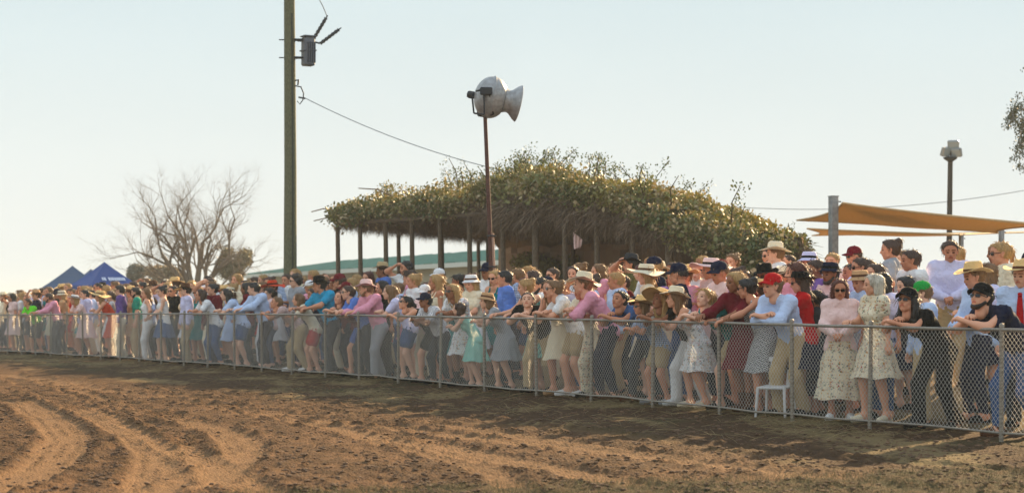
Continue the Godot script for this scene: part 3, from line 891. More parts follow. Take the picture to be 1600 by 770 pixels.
var fold_tex: Texture2D
var patterns := {}

func pattern(kind: String) -> Texture2D:
	if patterns.has(kind): return patterns[kind]
	var n := 128
	var im := Image.create(n, n, false, Image.FORMAT_RGB8)
	im.fill(Color.WHITE)
	var r := RandomNumberGenerator.new(); r.seed = 77
	for y in n:
		for x in n:
			var c := Color.WHITE
			match kind:
				"checked":
					if x % 16 < 5: c = c * 0.62
					if y % 16 < 5: c = c * 0.62
				"striped":
					if x % 16 < 6: c = Color(0.5, 0.5, 0.58)
				"zigzag":
					c = Color(1, 1, 1) if (y + absi(x % 32 - 16)) % 16 < 8 else Color(0.05, 0.05, 0.06)
			im.set_pixel(x, y, c)
	if kind == "floral":
		for k in 46:
			var cx := r.randi() % n; var cy := r.randi() % n; var rad := r.randf_range(4, 9)
			var col: Color = [Color(0.72, 0.3, 0.36), Color(0.25, 0.33, 0.5), Color(0.3, 0.45, 0.3), Color(0.85, 0.62, 0.3), Color(0.45, 0.5, 0.55)][r.randi() % 5]
			for dy in range(-10, 11):
				for dx in range(-10, 11):
					var an := atan2(dy, dx)
					if Vector2(dx, dy).length() < rad * (0.72 + 0.28 * cos(an * 5.0)): im.set_pixel(posmod(cx + dx, n), posmod(cy + dy, n), col)
	patterns[kind] = ImageTexture.create_from_image(im)
	return patterns[kind]

func cloth(col: String, pat := "") -> StandardMaterial3D:
	var key := "cloth " + col + pat
	if mats.has(key): return mats[key]
	var m := mat(key, DYE[col], 0.92)
	m.metallic_specular = 0.25
	m.normal_enabled = true; m.normal_texture = fold_tex; m.normal_scale = 1.0
	m.uv1_triplanar = true
	m.uv1_scale = Vector3.ONE * (3.0 if pat == "" else 4.5)
	if pat: m.albedo_texture = pattern(pat)
	if col in ["white", "pale blue", "lavender", "cream", "pale pink", "pink"]:
		m.backlight_enabled = true
		m.backlight = DYE[col] * 0.18
	return m

func skin(k: int) -> StandardMaterial3D:
	var m := mat("skin %d" % k, SKIN[k], 0.55)
	m.metallic_specular = 0.35
	return m

func hair_mat(k: String) -> StandardMaterial3D:
	var m := mat("hair " + k, HAIR[k], 0.5)
	m.metallic_specular = 0.5
	m.rim_enabled = true; m.rim = 0.4; m.rim_tint = 0.6
	m.backlight_enabled = true; m.backlight = HAIR[k] * 0.8
	return m

const TOPW := {"long": "shirt", "short": "short sleeved top", "strap": "sleeveless top", "jacket": "jacket", "dress": "dress", "strapdress": "sleeveless dress", "longdress": "long sleeved dress"}
const POSEW := {"lean": "leaning on the rail", "deep": "bent over the rail", "reach": "reaching across the rail", "stand": "standing", "cross": "with folded arms", "hold": "with hands together", "phone": "holding both hands up", "drink": "with one hand raised", "hip": "with hand on hip", "shade": "shading the eyes"}
var placed: Array = []
var people: Array = []
var label_seen := {}

func place_words(px: float, s: float) -> String:
	var w := "below the orange sail"
	for e in [[60, "past the blue tents"], [210, "before the blue tents"], [400, "before the bare tree"], [505, "beside the power pole"], [620, "before the slender posts"], [715, "before the green roof"], [830, "below the loudspeaker"], [940, "before the vine roof"], [1090, "before the brown thatch"], [1280, "before the drooping vine"], [1400, "near the sail post"]]:
		if px < e[0]:
			w = e[1]
			break
	return w + ("" if s < 0.75 else ", second row" if s < 1.45 else ", third row" if s < 2.2 else ", back row")

# head at px (in the photograph's 1600 px measure) gives the place along the fence; s is metres behind it
func person(px: float, s: float, pose: String, yaw: float, hair: String, hat: String, top: String, bot: String, scale := 1.0, shoes := "shoes black", note := "") -> Node3D:
	var j := joints(pose)
	var hd: Vector3 = j["head"]
	var ya := deg_to_rad(yaw + 11.0 * sin(px * 1.37 + s * 5.0))
	var sh := s - hd.z * cos(ya) * scale
	var r := (px - 800.0) / FOC
	var u := (4.81 + 0.893 * sh - r * (20.1 + 0.451 * sh)) / (0.451 + 0.893 * r)
	u -= hd.z * sin(ya) * scale
	var q := fence_pt(u, s)
	var p := on_ground(q.x, q.y)
	var o := thing("person", p, deg_to_rad(-63.2) + ya)
	o.scale = Vector3.ONE * scale
	placed.append(q)
	var f := pose.ends_with("_f")
	var tk := int(absf(px * 7.3 + s * 31.0)) % 11
	part("body", body_mesh(pose), skin([0, 1, 0, 3, 1, 2, 0, 3, 0, 1, 4][tk]), o)
	var tp := top.split(" ", true, 1)      # kind, colour [/pattern]
	var tc := tp[1].split("/")
	var pat := tc[1] if tc.size() > 1 else ""
	part("dress" if tp[0].ends_with("dress") else "jacket" if tp[0] == "jacket" else "shirt", garment(pose, tp[0]), cloth(tc[0], pat), o)
	var bw := ""
	if bot:
		var bp := bot.split(" ", true, 1)
		var bc := bp[1].split("/")
		part(bp[0] if bp[0] != "longskirt" else "skirt", garment(pose, bp[0]), cloth(bc[0], bc[1] if bc.size() > 1 else ""), o)
		bw = bc[0] + " " + {"longskirt": "long skirt"}.get(bp[0], bp[0])
	var sp := shoes.split(" ", true, 1)
	for sd in ["l", "r"]: part("shoe" if sp[0] == "shoes" else "boot", garment(pose, sp[0] + "_" + sd), cloth(sp[1]), o)
	var hp := hair.split(" ")
	var ht := Transform3D(j["Hb"], hd)
	var hr := part("hair", hair_mesh(hp[0]), hair_mat(hp[1]), o)
	hr.transform = ht
	var pick := int(px * 3.7 + s * 53.0)
	if pick % 4 == 1: part("sunglasses", extra_mesh("sunglasses"), mat("dark lens", Color(0.04, 0.04, 0.045), 0.2), o).transform = ht
	if not f and pick % 5 == 2 and scale > 0.95: part("beard", extra_mesh("beard"), hair_mat(hp[1]), o).transform = ht
	var hw := ""
	if hat:
		var ap := hat.split(" ", true, 1)
		var hm := hat_mesh(ap[0])
		var hn := part("cap" if ap[0] == "cap" else "hat", hm[0], cloth(ap[1]), o)
		hn.transform = ht
		if hm[1]: part("hat_band", hm[1], cloth("brown" if ap[1] in ["straw", "cream", "white", "tan"] else "black"), hn)
		hw = ap[1] + " " + {"felt": "felt hat", "straw": "cowboy hat", "wide": "wide hat", "boater": "boater hat", "bucket": "bucket hat", "cap": "cap"}[ap[0]]
	var lab: String = "person in " + (pat + " " if pat else "") + tc[0] + " " + TOPW[tp[0]]
	if hw: lab += " and " + hw
	elif bw: lab += " and " + bw
	if note: lab += " " + note
	else: lab += " " + POSEW[pose.split("_")[0]]
	var pl := " " + place_words(px, s)
	if (lab + pl).split(" ").size() > 16: pl = " " + place_words(px, s).split(", ")[0]
	if (lab + pl).split(" ").size() > 16: pl = ""
	tag(o, lab + pl, "person", "people watching along the fence")
	people.append([o, lab + pl, bw, hw != "", px, s, (pat + " " if pat else "") + tc[0] + " " + TOPW[tp[0]], q])
	return o

func free_spot(q: Vector2, gap: float) -> bool:
	for p: Vector2 in placed:
		if p.distance_to(q) < gap: return false
	return true

func build_people() -> void:
	define_poses()
	# --- the people at the rail and those who stand out behind them, from the loudspeaker side on
	person(1538, 0.5, "deep_m", 8, "short dark", "cap black", "short navy", "jeans denim blue", 1.03, "boots brown")
	var tie := person(1592, 1.25, "stand_m", 30, "short brown", "straw straw", "long pale blue", "trousers charcoal", 1.0, "shoes black", "and red tie standing")
	var tm := MD.new()
	var tj := joints("stand_m")
	var tb: Basis = tj["B2"]; var tmid: Vector3 = tj["mid"]
	var tz := [0.118, 0.126, 0.116]
	var tpt := []
	for k in 3: tpt.append(tmid + tb * Vector3(0, [0.345, 0.2, 0.0][k], tz[k] + 0.012))
	tm.quad(tpt[0] + Vector3(-0.022, 0, -0.012), tpt[0] + Vector3(0.022, 0, -0.012), tpt[1] + Vector3(0.034, 0, 0), tpt[1] + Vector3(-0.034, 0, 0))
	tm.quad(tpt[1] + Vector3(-0.034, 0, 0), tpt[1] + Vector3(0.034, 0, 0), tpt[2] + Vector3(0.045, 0, 0.006), tpt[2] + Vector3(-0.045, 0, 0.006))
	tm.tri(tpt[2] + Vector3(-0.045, 0, 0.006), tpt[2] + Vector3(0.045, 0, 0.006), tpt[2] + Vector3(0, -0.05, 0.006))
	tm.box(Transform3D(tb, tpt[0] + Vector3(0, 0.0, -0.008)), Vector3(0.045, 0.04, 0.03), Color.WHITE, 0.01)
	part("tie", tm.mesh(), cloth("red"), tie)
	person(1526, 1.3, "hold_m", -8, "short light", "straw straw", "long pale blue", "jeans navy", 0.99)
	person(1478, 2.7, "hold_m", 42, "short brown", "", "long lavender", "trousers khaki", 1.04)
	person(1443, 0.95, "stand_m", -20, "short light", "cap green", "long pale blue", "trousers khaki", 0.9)
	person(1412, 0.48, "deep_f", -4, "long dark", "cap black", "short black", "trousers black", 1.0, "shoes black")
	person(1424, 2.3, "stand_m", -15, "short brown", "", "long white", "trousers navy", 1.02)
	person(1397, 2.75, "hip_f", -40, "bun brown", "", "short grey", "trousers charcoal", 1.06)
	person(1364, 0.72, "drink_f", 8, "bob white", "", "dress cream/floral", "", 0.97, "shoes cream")
	person(1306, 0.62, "hold_f", 38, "bob auburn", "", "long pale pink", "longskirt cream/floral", 0.94, "shoes white", "looking down with hands together")
	person(1276, 0.95, "stand_f", -30, "pony dark", "", "short charcoal", "longskirt navy", 0.86)
	person(1345, 2.05, "stand_m", 5, "short brown", "", "long lavender", "trousers khaki", 1.0)
	person(1345, 1.35, "hold_f", -10, "short light", "bucket tan", "short pale blue", "skirt grey", 0.96)
	person(1298, 1.6, "cross_m", -12, "short dark", "bucket navy", "long pale pink", "trousers navy", 1.0)
	person(1257, 0.72, "phone_f", -22, "long brown", "boater black", "long red", "skirt navy", 0.99, "shoes black", "holding up a phone")
	person(1197, 0.5, "lean_m", 6, "short light", "cap red", "long pale blue", "trousers khaki", 1.03)
	person(1264, 2.15, "cross_m", 10, "short brown", "bucket lavender", "long white", "trousers grey", 1.03)
	person(1213, 2.95, "stand_m", -5, "short light", "straw cream", "long white", "jeans denim blue", 1.03)
	person(1193, 1.5, "hold_m", 5, "short dark", "felt black", "short pink", "jeans navy", 1.0)
	person(1176, 0.5, "reach_f", -12, "bun dark", "", "strapdress white/zigzag", "", 0.98, "shoes black")
	person(1140, 0.5, "reach_f", 24, "long blonde", "", "longdress maroon", "", 1.03, "boots brown")
	person(1103, 0.48, "deep_f", 6, "pony blonde", "", "short teal/floral", "shorts khaki", 1.02, "shoes black")
	person(1110, 1.5, "drink_f", -5, "short blonde", "wide pale pink", "dress pale pink", "", 1.06)
	person(1068, 1.35, "hold_m", 12, "short light", "straw straw", "long pink", "trousers khaki", 1.01)
	person(1066, 0.46, "lean_f", -8, "long light", "straw cream", "strapdress white/floral", "", 0.93, "shoes cream")
	person(1036, 0.5, "deep_f", -16, "long blonde", "wide straw", "short black", "trousers white", 1.0, "shoes white")
	person(1002, 0.42, "lean_f", 10, "bob light", "straw straw", "short pale blue/checked", "shorts khaki", 0.86, "shoes grey")
	person(1012, 1.1, "stand_f", -22, "long blonde", "wide cream", "dress cream", "", 1.05)
	person(966, 0.5, "deep_m", 2, "short dark", "", "long denim blue", "jeans charcoal", 1.0, "boots brown")
	person(963, 1.2, "stand_m", -6, "short blonde", "", "long pale blue", "trousers khaki", 1.0)
	person(924, 0.48, "lean_m", -14, "short light", "felt cream", "long pink", "jeans navy", 1.06, "boots brown")
	person(986, 2.5, "shade_m", -10, "short dark", "felt charcoal", "long olive", "trousers charcoal", 1.02)
	person(897, 0.55, "lean_f", 20, "pony brown", "", "short cream", "trousers cream/floral", 1.0)
	person(870, 0.5, "lean_f", -16, "bun light", "", "short white", "shorts khaki", 1.02, "shoes white")
	person(846, 0.5, "lean_f", 34, "long light", "", "strapdress cream", "", 1.02, "shoes tan")
	person(822, 0.62, "reach_f", 8, "bun blonde", "", "strapdress mint/striped", "", 1.0)
	person(806, 0.5, "deep_m", 30, "short dark", "", "jacket black", "trousers khaki", 0.99)
	person(789, 1.15, "stand_m", -12, "short dark", "", "long blue", "trousers navy", 1.04)
	person(764, 0.46, "lean_f", -6, "bob light", "bucket tan", "dress grey", "", 0.9)
	person(735, 1.05, "hold_f", 6, "bob blonde", "bucket white", "short cream", "skirt white", 1.0)
	person(727, 0.42, "lean_f", -22, "bob brown", "", "strapdress mint", "", 0.82, "shoes black")
	person(697, 0.5, "lean_f", 14, "long blonde", "", "dress white/floral", "", 1.0, "boots black")
	person(681, 0.92, "stand_f", -20, "long blonde", "", "strapdress cream", "", 1.03)
	person(661, 0.46, "lean_m", 8, "short dark", "cap navy", "short white/striped", "jeans charcoal", 0.9)
	person(640, 0.48, "deep_f", -12, "pony dark", "", "strap black", "shorts black", 0.96)
	person(645, 1.2, "stand_f", 8, "bun blonde", "", "short white", "skirt grey", 1.03)
	person(616, 0.55, "lean_f", -10, "long light", "", "short lavender", "shorts denim blue", 1.0)
	person(597, 2.4, "stand_m", -10, "short brown", "felt khaki", "long blue", "trousers navy", 1.05)
	person(633, 2.6, "shade_m", 10, "curly dark", "", "short white", "shorts khaki", 1.05)
	person(594, 0.95, "drink_f", 14, "bob dark", "", "short black", "trousers black", 0.98)
	person(572, 0.5, "reach_m", -10, "short light", "felt pale pink", "long pink", "trousers grey", 1.0)
	person(546, 0.48, "lean_m", -12, "short brown", "", "short blue", "trousers charcoal", 1.0)
	person(528, 0.5, "deep_f", 10, "long auburn", "", "long maroon", "shorts blue/striped", 1.02)
	person(497, 0.55, "reach_m", 16, "short dark", "felt black", "short turquoise", "trousers charcoal", 1.05)
	person(461, 1.2, "stand_m", 0, "curly dark", "", "short grey", "jeans navy", 1.07)
	person(470, 0.46, "lean_f", -8, "bob light", "", "short cream", "shorts red", 0.92)
	person(437, 0.5, "deep_m", -10, "short light", "", "short pale pink/checked", "trousers khaki", 0.96, "shoes white")
	person(424, 1.15, "hold_f", 6, "short auburn", "wide orange red", "dress white", "", 1.0)
	person(396, 0.55, "reach_m", 8, "short dark", "", "long pale blue", "jeans navy", 1.03)
	person(384, 1.1, "stand_f", -10, "long dark", "", "short maroon", "trousers charcoal", 1.0)
	person(356, 0.5, "lean_f", -14, "long dark", "", "short pale blue", "shorts denim blue", 1.0)
	person(330, 0.55, "stand_m", 12, "short dark", "", "long maroon", "trousers navy", 1.0)
	person(312, 0.48, "lean_f", -4, "bob brown", "", "short white", "jeans denim blue", 1.0)
	person(289, 0.55, "stand_m", -8, "short dark", "felt brown", "long lavender", "trousers khaki", 1.0)
	person(269, 0.95, "cross_m", 8, "short dark", "", "long black", "jeans charcoal", 1.0)
	person(252, 0.5, "hold_f", -16, "bun dark", "", "strap white", "skirt denim blue", 1.0)
	person(238, 1.5, "stand_m", 4, "short dark", "cap brown", "short brown", "jeans navy", 1.05)
	person(227, 0.5, "hip_f", -6, "long light", "", "strap white", "trousers white", 0.98)
	person(212, 0.9, "stand_m", -14, "short dark", "", "short sea green", "trousers khaki", 1.0)
	person(187, 0.55, "stand_m", -34, "short dark", "", "long purple/checked", "trousers cream", 1.04)
	person(158, 0.5, "lean_f", -8, "long blonde", "wide straw", "strapdress orange red", "", 1.02)
	person(131, 0.6, "stand_m", 6, "short dark", "", "long lavender", "trousers navy", 1.0)
	person(113, 0.5, "lean_f", 12, "bob blonde", "boater white", "dress pale pink", "", 0.98)
	person(96, 1.0, "hold_f", -10, "bob blonde", "bucket cream", "short tan", "trousers charcoal", 1.0)
	person(76, 0.5, "reach_m", -6, "short brown", "", "long pink", "trousers charcoal", 1.0)
	person(55, 0.9, "cross_m", 8, "short brown", "felt tan", "long navy", "jeans navy", 1.02)
	person(39, 0.45, "lean_m", 26, "short brown", "", "short lime green", "shorts charcoal", 0.96)
	person(18, 0.55, "stand_f", -6, "bob dark", "", "dress pale pink", "", 1.0)
	person(4, 1.0, "hold_m", 6, "short dark", "felt cream", "long cream", "jeans navy", 1.0)
	# --- the rows behind
	var r := RandomNumberGenerator.new(); r.seed = 2024
	var mtop := ["long white", "long pale blue", "long lavender", "long pink", "long navy", "short black", "long blue/checked", "long pale blue/checked", "short grey", "long cream", "long pale pink", "short white", "long maroon", "long white/striped", "long purple", "long pale blue"]
	var mbot := ["jeans denim blue", "jeans navy", "trousers khaki", "trousers charcoal", "trousers cream", "shorts khaki"]
	var ftop := ["strapdress white/floral", "dress cream", "dress navy/floral", "strapdress red", "short white", "short pale pink", "strap black", "long cream", "dress pale blue", "short lavender", "dress pink", "strapdress teal", "dress maroon", "long pale blue", "strapdress tan", "dress white/striped"]
	var fbot := ["skirt navy", "shorts denim blue", "trousers white", "jeans denim blue", "skirt khaki", "trousers charcoal"]
	var hc := ["dark", "brown", "light", "blonde", "brown", "light", "blonde", "auburn"]
	for row in 5:
		var s0: float = [1.05, 1.65, 2.25, 2.9, 3.6][row]
		var gap: float = [0.54, 0.6, 0.68, 0.85, 1.0][row]
		var u := -1.5
		while u < 46.0:
			u += gap * r.randf_range(0.75, 1.35)
			var s := s0 + r.randf_range(-0.18, 0.18)
			var pick := r.randf(); var pick2 := r.randi(); var pick3 := r.randi(); var pick4 := r.randi(); var yw := r.randf_range(-38, 34)
			var sc := r.randf_range(0.9, 1.07)
			var q := fence_pt(u, s)
			var px := 800.0 + q.x / q.y * FOC
			# the crowd thins out beyond the pole and by the open ground under the sails
			if row > 2 and px < 860: continue
			if row > 3 and px < 1150: continue
			if s > 2.0 and px > 620 and px < 1150 and sc > 0.99: sc -= 0.06
			if s < 2.75 and px > 1428 and px < 1540: continue
			if s < 1.9 and px > 1290 and px < 1330: continue
			if px > 1625 or px < -25: continue
			if not free_spot(q, 0.43): continue
			var fem := pick < (0.55 if px < 1150 else 0.36)
			if px > 1250 and (pick2 / 7) % 10 == 9: pick2 += 7
			if fem:
				var tp: String = ftop[pick2 % ftop.size()]
				var hh: String = ["long", "pony", "bun", "bob", "long"][pick3 % 5]
				var ht: String = ["", "", "", "", "", "", "wide cream", "", "", "", "", "straw straw"][pick4 % 12]
				var ps: String = ["stand_f", "hold_f", "drink_f", "hip_f", "stand_f", "hold_f", "drink_f", "stand_f", "hip_f", "shade_f"][(pick2 / 7) % 10]
				var n := 0
				while label_seen.has(tp + ht + ps + place_words(px, s)) and n < 16:
					n += 1; tp = ftop[(pick2 + n) % ftop.size()]
				label_seen[tp + ht + ps + place_words(px, s)] = true
				person(px, s, ps, yw, hh + " " + hc[pick3 / 5 % 8], ht, tp, "" if "dress" in tp else fbot[pick4 / 11 % 6], sc)
			else:
				var ht: String = ["", "felt cream", "", "", "cap navy", "", "", "cap maroon", "", "", "", "", "felt black", "", "", "cap white"][pick4 % 16]
				var ps: String = ["stand_m", "cross_m", "hold_m", "stand_m", "drink_m", "hold_m", "stand_m", "cross_m", "drink_m", "shade_m"][(pick2 / 7) % 10]
				var tp: String = mtop[pick2 % mtop.size()]
				var n := 0
				while label_seen.has(tp + ht + ps + place_words(px, s)) and n < 16:
					n += 1; tp = mtop[(pick2 + n) % mtop.size()]
				label_seen[tp + ht + ps + place_words(px, s)] = true
				person(px, s, ps, yw, ["short", "crop", "short"][pick3 % 3] + " " + hc[pick3 / 5 % 5], ht, tp, mbot[pick4 / 13 % 6], sc)
	print("people: ", people.size())
	# labels that two people share by chance are told apart by what they wear below
	var by := {}
	for e in people:
		if not by.has(e[1]): by[e[1]] = []
		by[e[1]].append(e)
	for k in by:
		if by[k].size() < 2: continue
		for e in by[k]:
			if e[3] and e[2]:
				var l: String = (k as String).replace(" and ", ", " + e[2] + " and ")
				if l.split(" ").size() <= 16: e[0].set_meta("label", l)
	# and, where that is not enough, by whom they stand beside
	var seen := {}
	for e in people:
		var l: String = e[0].get_meta("label")
		if seen.has(l):
			var near := []
			for f in people:
				if f[0] != e[0]: near.append([(f[7] as Vector2).distance_to(e[7]), f[6]])
			near.sort_custom(func(a: Array, b: Array) -> bool: return a[0] < b[0])
			for k in 6:
				l = "person in " + e[6] + (", " + e[2] if e[2] else "") + " beside one in " + near[k][1]
				if not seen.has(l): break
			e[0].set_meta("label", l)
		seen[l] = true

# ------------------------------------------------------------------ fence
func build_fence() -> void:
	var o := thing("chain_link_fence", on_ground(4.81, 20.1))
	tag(o, "waist high galvanised chain link fence that holds back the crowd", "fence")
	var org := o.position
	var steel := mat("galvanised", Color(0.66, 0.64, 0.6), 0.5, 0.35)
	rough_up(steel, noise_tex(256, 0.03, Color(0.66, 0.62, 0.58), Color.WHITE, 21), null, Vector3.ONE * 4.0)
	var wire := mat("wire", Color(0.78, 0.76, 0.72), 0.5, 0.1)
	var us := [-4.4, -2.2, 0.0, 2.13, 3.58, 5.11, 6.69, 8.30]
	while us[-1] < 47.0: us.append(us[-1] + 1.62 + 0.06 * sin(us.size() * 2.3))
	var pm := MD.new()
	pm.tube([Vector3(0, -0.3, 0), Vector3(0, 1.13, 0)], [0.023, 0.023], 12)
	pm.lathe(Transform3D(Basis.IDENTITY, Vector3(0, 1.125, 0)), [Vector2(0.027, 0), Vector2(0.027, 0.02), Vector2(0.02, 0.034), Vector2(0.0, 0.044)], 12)
	var post := pm.mesh()
	for i in us.size():
		var q := fence_pt(us[i], 0)
		var p := on_ground(q.x, q.y) - org
		var n := part("post", post, steel, o)
		n.position = p
		n.rotation = Vector3(0.012 * sin(i * 3.1), 0, 0.014 * sin(i * 1.7))
		if i == us.size() - 1: continue
		var q2 := fence_pt(us[i + 1], 0)
		var p2 := on_ground(q2.x, q2.y) - org
		for h in [1.1, 0.085]:
			var md := MD.new()
			var sag := 0.006 if h > 1 else 0.018 * sin(i * 5.0)
			md.tube([p + Vector3(0, h, 0), (p + p2) * 0.5 + Vector3(0, h - sag, 0), p2 + Vector3(0, h, 0)], [0.018, 0.018, 0.018] if h > 1 else [0.013, 0.013, 0.013], 10)
			part("top_rail" if h > 1 else "bottom_rail", md.mesh(), steel, o)
		# woven wire, diamonds of about 6 cm
		var w := MD.new()
		var bay := p2 - p
		var L := Vector2(bay.x, bay.z).length()
		var dir := bay / L
		var side := Vector3(-dir.z, 0, dir.x) * 0.004
		var y0 := 0.09; var y1 := 1.095
		var H := y1 - y0
		var k := -H
		while k < L:
			for s in [0, 1]:
				var a0 := maxf(k, 0.0); var a1 := minf(k + H, L)
				if a1 - a0 < 0.01: continue
				var h0 := a0 - k; var h1 := a1 - k
				if s == 1:
					h0 = H - h0; h1 = H - h1
				var off := side * (1.0 if s == 0 else -1.0)
				var mid := (a0 + a1) * 0.5
				var belly := off * 3.0 * sin(i * 2.7 + mid * 3.0)
				w.tube([p + dir * a0 + Vector3(0, y0 + h0, 0) + off, p + dir * mid + Vector3(0, y0 + (h0 + h1) * 0.5, 0) + off + belly, p + dir * a1 + Vector3(0, y0 + h1, 0) + off], [0.002, 0.002, 0.002], 3, Color.WHITE, false)
			k += 0.062
		part("chain_link_mesh", w.mesh(), wire, o)

# ------------------------------------------------------------------ wooden power pole with transformer
func wood(key: String, col: Color, scale := Vector3(6, 0.7, 6)) -> StandardMaterial3D:
	if mats.has(key): return mats[key]
	var m := mat(key, col, 0.9)
	rough_up(m, noise_tex(512, 0.03, Color(0.5, 0.48, 0.45), Color(1, 1, 1), 31, 5), bump_tex(512, 0.04, 8.0, 33), scale)
	return m

func build_pole() -> void:
	var d := 45.0
	var base := on_ground((452.5 - 800.0) / FOC * d, d)
	var o := thing("power_pole", base)
	tag(o, "tall weathered wooden power pole rising behind the crowd", "power pole")
	var md := MD.new()
	md.tube([Vector3(0, -0.5, 0), Vector3(0, 0, 0), Vector3(0.01, 4, 0), Vector3(-0.015, 8, 0), Vector3(-0.02, 9.6, 0)], [0.155, 0.152, 0.135, 0.118, 0.11], 18)
	part("shaft", md.mesh(), wood("pole wood", Color(0.55, 0.56, 0.43)), o)
	var dark := mat("dark iron", Color(0.2, 0.21, 0.23), 0.6, 0.4)
	var gal := mat("grey can", Color(0.38, 0.4, 0.44), 0.5, 0.2)
	# through bolts and bands
	for y in [at(0, 62, d).y, at(0, 90, d).y]:
		var b := MD.new()
		b.tube([Vector3(-0.24, y - base.y, 0.0), Vector3(0.34, y - base.y, 0.0)], [0.014, 0.014], 6)
		b.tube([Vector3(0.1, y - base.y, -0.1), Vector3(0.34, y - base.y, -0.05)], [0.02, 0.02], 6)
		b.tube([Vector3(0.1, y - base.y, 0.1), Vector3(0.34, y - base.y, 0.05)], [0.02, 0.02], 6)
		part("bracket", b.mesh(), dark, o)
	var tr := thing("transformer", at(481, 103, d))
	tag(tr, "small grey finned transformer box hung on the wooden power pole", "transformer")
	var h := (103.0 - 58.0) / FOC * d
	var can := MD.new()
	var T := Transform3D(Basis(Vector3.UP, 0.5), Vector3(0, h * 0.5, 0))
	can.box(T, Vector3(0.25, h, 0.25), Color.WHITE, 0.03)
	can.box(T.translated(Vector3(0, h * 0.53, 0)), Vector3(0.28, 0.03, 0.28), Color.WHITE, 0.01)
	can.box(T.translated(Vector3(0, h * 0.0 + 0.02, 0)), Vector3(0.3, 0.035, 0.3), Color.WHITE, 0.01)
	part("tank", can.mesh(), gal, tr)
	for k in 5:
		var fin := MD.new()
		fin.box(Transform3D(Basis(Vector3.UP, 0.5), Vector3(0, h * 0.46, 0)) * Transform3D(Basis.IDENTITY, Vector3(-0.1 + k * 0.05, 0, 0.145)), Vector3(0.012, h * 0.72, 0.06), Color.WHITE)
		part("cooling_fin", fin.mesh(), gal, tr)
	var hang := MD.new()
	hang.tube([Vector3(-0.24, h * 0.87, 0), Vector3(-0.12, h * 0.87, 0)], [0.02, 0.02], 6)
	hang.tube([Vector3(-0.24, h * 0.3, 0), Vector3(-0.12, h * 0.3, 0)], [0.02, 0.02], 6)
	part("hanger", hang.mesh(), dark, tr)
	# two bushings with ribbed sheds, leaning out to the right
	for b in [[Vector3(490, 60, 0), Vector3(509, 28, 0)], [Vector3(500, 68, 0), Vector3(529, 46, 0)]]:
		var p0: Vector3 = at(b[0].x, b[0].y, d) - tr.position
		var p1: Vector3 = at(b[1].x, b[1].y, d) - tr.position
		var q := MD.new()
		var pts := []; var rad := []
		for k in 13:
			pts.append(p0.lerp(p1, k / 12.0)); rad.append(0.03 if k % 2 else 0.045)
		q.tube(pts, rad, 10)
		q.tube([p1, p1 + (p1 - p0).normalized() * 0.07], [0.018, 0.012], 6)
		part("bushing", q.mesh(), dark, tr)
	var arm := MD.new()
	arm.tube([Vector3(0.09, h * 0.86, 0), at(500, 68, d) - tr.position], [0.022, 0.02], 6)
	arm.tube([Vector3(0.08, h * 0.94, 0), at(490, 60, d) - tr.position], [0.022, 0.02], 6)
	part("bushing_arm", arm.mesh(), dark, tr)
	# cable clamp and drip loops lower down
	var cl := MD.new()
	var L := func(px: float, py: float) -> Vector3: return at(px, py, d) - base + Vector3(0, 0, 0.02)
	cl.tube([L.call(460, 126), L.call(466, 125), L.call(465, 133)], [0.02, 0.025, 0.02], 6)
	cl.tube([L.call(461, 134), L.call(470, 136), L.call(474, 146), L.call(473, 156), L.call(468, 163), L.call(464, 158)], [0.016, 0.016, 0.015, 0.014, 0.012, 0.012], 6)
	cl.tube([L.call(466, 152), L.call(477, 154)], [0.02, 0.02], 6)
	part("cable_clamp", cl.mesh(), dark, o)
	var ear := MD.new()
	ear.tube([Vector3(0.07, 0.3, 0.13), Vector3(0.075, 4, 0.115), Vector3(0.05, 7.4, 0.1)], [0.02, 0.02, 0.02], 6)
	part("earth_conduit", ear.mesh(), mat("conduit", Color(0.2, 0.22, 0.18), 0.7), o)

func cable(called: String, label: String, a: Vector3, b: Vector3, sag: float, r: float) -> void:
	var pts := []; var rad := []
	for k in 41:
		var t := k / 40.0
		pts.append(a.lerp(b, t) + Vector3(0, -4.0 * sag * t * (1.0 - t), 0)); rad.append(r)
	var md := MD.new()
	md.tube(pts, rad, 5)
	var o := part(called, md.mesh(), mat("cable", Color(0.5, 0.52, 0.53), 0.6))
	tag(o, label, "cable")

